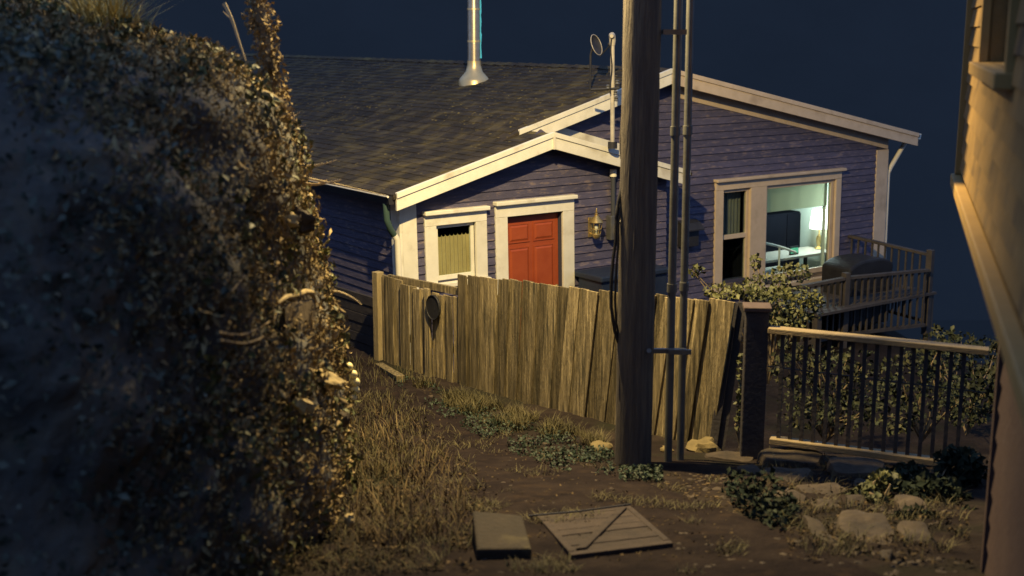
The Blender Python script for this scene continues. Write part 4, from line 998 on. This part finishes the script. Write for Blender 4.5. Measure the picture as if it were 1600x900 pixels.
twig('root', [(385, 430), (375, 440), (362, 455)], .007, 'little root with a pale tip above the curved roots', 'root', Y=6.75, group='roots on the bank face')
twig('bare_twig', [(505, 455), (530, 456), (552, 466), (565, 476)], .006, 'grey twig curling out over the path above the bead string', Y=7.4)
twig('bare_twig', [(498, 772), (510, 762), (521, 740)], .008, 'thin stalk standing at the foot of the bank', Y=7.2)
# stump and ledge stones on the bank
def bank_stone(px, py, Y, s, sq, m, label, seed, grp='pale stones set in the bank', rot=0):
    c = bat(px, py, .2); mb = MB().ball((0, 0, 0), s * KB, 16, sq, .55, seed)
    cr_, sr_ = math.cos(rot), math.sin(rot)
    mb.v = [(c.x + x * cr_ + z * sr_, c.y + y, c.z - x * sr_ + z * cr_) for x, y, z in mb.v]
    tag(build('stone', mb, M[m], smooth=True), label, 'stone', grp)
stp = thing('cut_stump', bat(466, 490, .2), 'square cut stump jutting from the bank with its lit rim coloured pale', 'stump')
mb = MB(); cc = [bat(445, 474, .27), bat(492, 466, .27), bat(489, 470, -.2), bat(448, 474, -.2)]
mb.quadbox([p - Vector((0, 0, .2)) for p in cc], cc); build('stump_body', mb, M['bark'], stp, bevel=.012)
build('stump_lit_rim', MB().tube([bat(434, 474, .27), bat(448, 464, .27), bat(462, 462, .27), bat(476, 456, .27), bat(487, 457, .27), bat(494, 472, .27)], [.009, .015, .017, .018, .017, .008], 8), M['litstone'], stp, smooth=True)  # pale strip puts the light along the stump's top edge into colour
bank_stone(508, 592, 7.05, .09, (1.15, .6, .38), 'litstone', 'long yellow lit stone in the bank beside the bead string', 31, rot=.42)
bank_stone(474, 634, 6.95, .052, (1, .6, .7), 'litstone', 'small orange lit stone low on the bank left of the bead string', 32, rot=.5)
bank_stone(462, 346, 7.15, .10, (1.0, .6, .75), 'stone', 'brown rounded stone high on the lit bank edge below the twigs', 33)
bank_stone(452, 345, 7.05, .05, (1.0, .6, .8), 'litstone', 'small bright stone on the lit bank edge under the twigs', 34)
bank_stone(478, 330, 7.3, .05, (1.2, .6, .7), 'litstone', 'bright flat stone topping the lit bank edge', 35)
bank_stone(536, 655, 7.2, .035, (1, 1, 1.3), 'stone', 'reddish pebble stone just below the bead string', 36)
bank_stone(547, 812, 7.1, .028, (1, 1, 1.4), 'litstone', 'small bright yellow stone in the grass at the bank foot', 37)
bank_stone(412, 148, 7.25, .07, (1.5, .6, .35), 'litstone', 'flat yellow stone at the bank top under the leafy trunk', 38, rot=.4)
# bead string
gs = thing('bead_string', at(533, 570, 7.2 * KB), 'short curved string of pale yellow beads hanging on the bank edge', 'bead string')
BR = .03
bp_ = [(538, 573), (545, 585), (549, 597), (548, 609), (544, 621), (536, 630)]
for x, y in bp_: build('bead', MB().ball(at(x + 7, y, YB + .12), BR, 12), M['bead'], gs, smooth=True)
build('cord', MB().tube([at(541, 548, YB + .12)] + [at(x + 7, y, YB + .12) for x, y in bp_], .003, 5), M['rubber'], gs)

# ================================================================ vegetation on the ground
def gscatter(n, poly, thr=-9, f=2, seed=0, dz=0):   # poly in pixels on the ground
    P = []
    xs = [p[0] for p in poly]; ys = [p[1] for p in poly]; tries = 0
    while len(P) < n and tries < n * 60:
        tries += 1
        x = random.uniform(min(xs), max(xs)); y = random.uniform(min(ys), max(ys)); ins = False
        for i in range(len(poly)):
            x1, y1 = poly[i]; x2, y2 = poly[i - 1]
            if (y1 > y) != (y2 > y) and x < (x2 - x1) * (y - y1) / (y2 - y1) + x1: ins = not ins
        if not ins: continue
        r = ray(x, y); p = r * (-3.3 / r.z)
        for _ in range(12): p = r * (gz(p.x, p.y) / r.z)
        if noise.noise(Vector((p.x * f, p.y * f, seed))) < thr: continue
        P.append((p.x, p.y, gz(p.x, p.y) + dz))
    return np.array(P)
tag(blades('dry_grass', gscatter(900, [(540, 640), (620, 640), (700, 720), (745, 810), (720, 860), (560, 860), (530, 760)], -.15, 3), .17, .0038, M['drygrass'], lean=.6), kind='stuff')
tag(blades('dry_grass', gscatter(1500, [(535, 560), (590, 570), (650, 640), (700, 720), (560, 760)], -.25, 3), .11, .003, M['greygrass'], lean=.7), kind='stuff')
tag(blades('short_grass', gscatter(5000, [(530, 560), (600, 590), (720, 680), (760, 760), (745, 900), (380, 900), (450, 800)], -.3, 2), .06, .003, M['greygrass'], lean=.9), kind='stuff')
tag(leaves('fallen_leaves', gscatter(1600, [(530, 640), (650, 640), (760, 760), (740, 900), (400, 900), (500, 800)], -.1, 3, 5, .03), .03, M['litter'], spread=.6, nrm=np.array([0, 0, 1.])), kind='stuff')
tag(leaves('fallen_leaves', gscatter(700, [(700, 640), (960, 720), (1180, 760), (1150, 880), (760, 880), (650, 700)], -.2, 3, 15, .016), .022, M['litter'], spread=.4, nrm=np.array([0, 0, 1.])), kind='stuff')
P = gscatter(2600, [(610, 585), (690, 612), (820, 665), (930, 700), (960, 715), (960, 745), (880, 740), (800, 712), (700, 660), (620, 605)], -.1, 2.5, 2)
P[:, 2] += rng.uniform(0, .07, len(P)); tag(leaves('fence_weeds', P, .03, M['weed'], spread=.8, nrm=np.array([0, -.3, .8])), kind='stuff')
tag(blades('fence_weeds', gscatter(3200, [(610, 580), (700, 610), (940, 690), (950, 705), (800, 675), (700, 640)], -.1, 3, 6), .12, .003, M['greygrass'], lean=.8), kind='stuff')
P = gscatter(500, [(965, 735), (1035, 735), (1035, 755), (970, 755)], -9); P[:, 2] += rng.uniform(0, .06, len(P)); tag(leaves('pole_foot_weeds', P, .035, M['weed'], spread=.9, nrm=np.array([0, 0, .8])), kind='stuff')
P = gscatter(330, [(1125, 765), (1180, 748), (1236, 775), (1250, 830), (1200, 830), (1150, 800)], -.1, 3, 8); P = np.concatenate([P, P]); P[:, 2] += rng.uniform(0, .2, len(P)) ** 1.2; tag(leaves('path_edge_weeds', P, .05, M['darkweed'], spread=.8, nrm=np.array([0, -.2, .8])), kind='stuff')
tag(blades('short_grass', gscatter(2600, [(620, 600), (960, 730), (1180, 760), (1160, 900), (800, 900), (700, 760)], .26, 2.2, 31), .045, .0028, M['greygrass'], lean=1.1), kind='stuff')
mb = MB()
for p in gscatter(420, [(600, 590), (700, 620), (960, 740), (1160, 740), (1480, 800), (1500, 900), (1000, 900), (740, 900), (600, 700)], -.1, 1.5, 41):
    s_ = random.uniform(.012, .035); mb.ball(Vector(p) - Vector((0, 0, s_ * .2)), s_, 8, (1.2, 1, .6), .7, random.random() * 50)
tag(build('half_buried_stones', mb, M['stone'], smooth=True), kind='stuff')
tag(blades('short_grass', gscatter(1800, [(1190, 700), (1500, 740), (1520, 880), (1260, 870), (1180, 780)], -.05, 3, 51), .07, .003, M['greygrass'], lean=1.0), kind='stuff')
tag(leaves('fallen_leaves', gscatter(900, [(1180, 720), (1500, 740), (1520, 890), (1230, 880)], -.2, 3, 55, .03), .03, M['litter'], spread=.6, nrm=np.array([0, 0, 1.])), kind='stuff')
# pebbles
mb = MB()
for p in gscatter(3200, [(560, 560), (700, 620), (960, 740), (1160, 740), (1200, 860), (1000, 900), (740, 900), (600, 700)], -.35, 3, 21):
    s = random.uniform(.005, .017); mb.ball(p, s, 5, (1.2, 1, .6), .5, random.random() * 50)
tag(build('path_pebbles', mb, M['litter']), kind='stuff')

def shrub(name, label, boxes, n, size, m, base, cat='shrub', grp=None, stems=6):
    """boxes: (px,py,rx,ry,Y) clumps"""
    b0 = at(*base); t = thing(name, b0, label, cat, grp); P = []; mb = MB()
    for (px, py, rx, ry, Y) in boxes:
        c = at(px, py, Y); k_ = Y / FPX
        for _ in range(int(n * rx * ry / sum(b[2] * b[3] for b in boxes))):
            d = unit(rng.normal(size=3)) * rng.uniform(.35, 1) ** .6; P.append((c.x + d[0] * rx * k_, c.y + d[1] * rx * k_ * .8, c.z + d[2] * ry * k_))
        for _ in range(max(1, stems // len(boxes))):
            q = c + Vector((random.uniform(-.5, .5) * rx * k_, 0, random.uniform(-.2, .6) * ry * k_)); m_ = b0.lerp(q, .5) + Vector((random.uniform(-.1, .1), 0, .08)); mb.tube([b0, m_, q], [.012, .008, .004], 5)
    build('stems', mb, M['bark'], t); tag(leaves('foliage', np.array(P), size, M[m], t, droop=.35, nrm=np.array([-.3, -.3, .5]), spread=.7), kind='stuff')
    return t
shrub('garden_shrub', 'leafy yellow green shrub behind the right end of the board fence', [(1088, 424, 16, 10, 12.6), (1130, 454, 38, 12, 12.4), (1180, 410, 10, 16, 12.8), (1200, 445, 40, 20, 12.6), (1165, 458, 40, 12, 12.2), (1240, 425, 34, 16, 13), (1258, 475, 34, 30, 12.6), (1225, 500, 40, 24, 12.2), (1210, 462, 30, 16, 12.2)], 1500, .055, 'greenleaf', (1200, 600, 12.5), stems=18)
shrub('rose_bush', 'dark garden bush with sparse leaves filling the left half behind the railing fence', [(1240, 570, 40, 50, 11.2), (1300, 590, 50, 60, 11.4), (1260, 640, 50, 40, 10.9), (1350, 600, 45, 60, 11.4), (1330, 650, 60, 30, 11)], 1300, .055, 'darkleaf', (1290, 690, 11.3), stems=20)
shrub('rose_bush', 'dark garden bush with sparse leaves behind the right half of the railing fence', [(1420, 590, 45, 55, 11), (1470, 560, 40, 60, 11.2), (1490, 630, 45, 40, 10.6), (1400, 650, 50, 30, 10.8)], 1000, .055, 'darkleaf', (1440, 690, 11.0), stems=14)
shrub('dark_bush', 'dark bush beyond the right end of the railing fence below the deck corner', [(1500, 540, 40, 24, 14.5), (1545, 560, 40, 40, 14), (1470, 560, 34, 26, 14), (1520, 620, 50, 50, 13), (1580, 600, 40, 60, 13)], 1600, .07, 'darkleaf', (1510, 680, 13.2), cat='bush', stems=16)
shrub('climbing_plant', 'sparse climber seen in the gap between the board fence and the dark post', [(1158, 575, 7, 28, 10.5), (1157, 620, 8, 26, 10.5), (1156, 660, 8, 24, 10.5)], 110, .05, 'greenleaf', (1157, 700, 10.5), cat='climber')
shrub('fern_clump', 'pale fronded plant growing over the stones right of the path', [(1350, 770, 24, 16, 8.3), (1385, 752, 30, 18, 8.5), (1372, 785, 22, 12, 8.1)], 320, .07, 'greenleaf', (1370, 795, 8.3), cat='plant')
shrub('garden_plant', 'dim spreading plant in the lower right corner beside the ochre house', [(1460, 780, 60, 40, 8.3), (1500, 730, 45, 35, 8.8), (1430, 830, 50, 40, 7.6), (1510, 830, 40, 40, 7.8), (1420, 745, 40, 22, 8.8)], 2600, .065, 'darkweed', (1470, 860, 8.0), cat='plant')
print('objects', len(bpy.data.objects), 'tris', sum(len(m.polygons) for m in bpy.data.meshes))
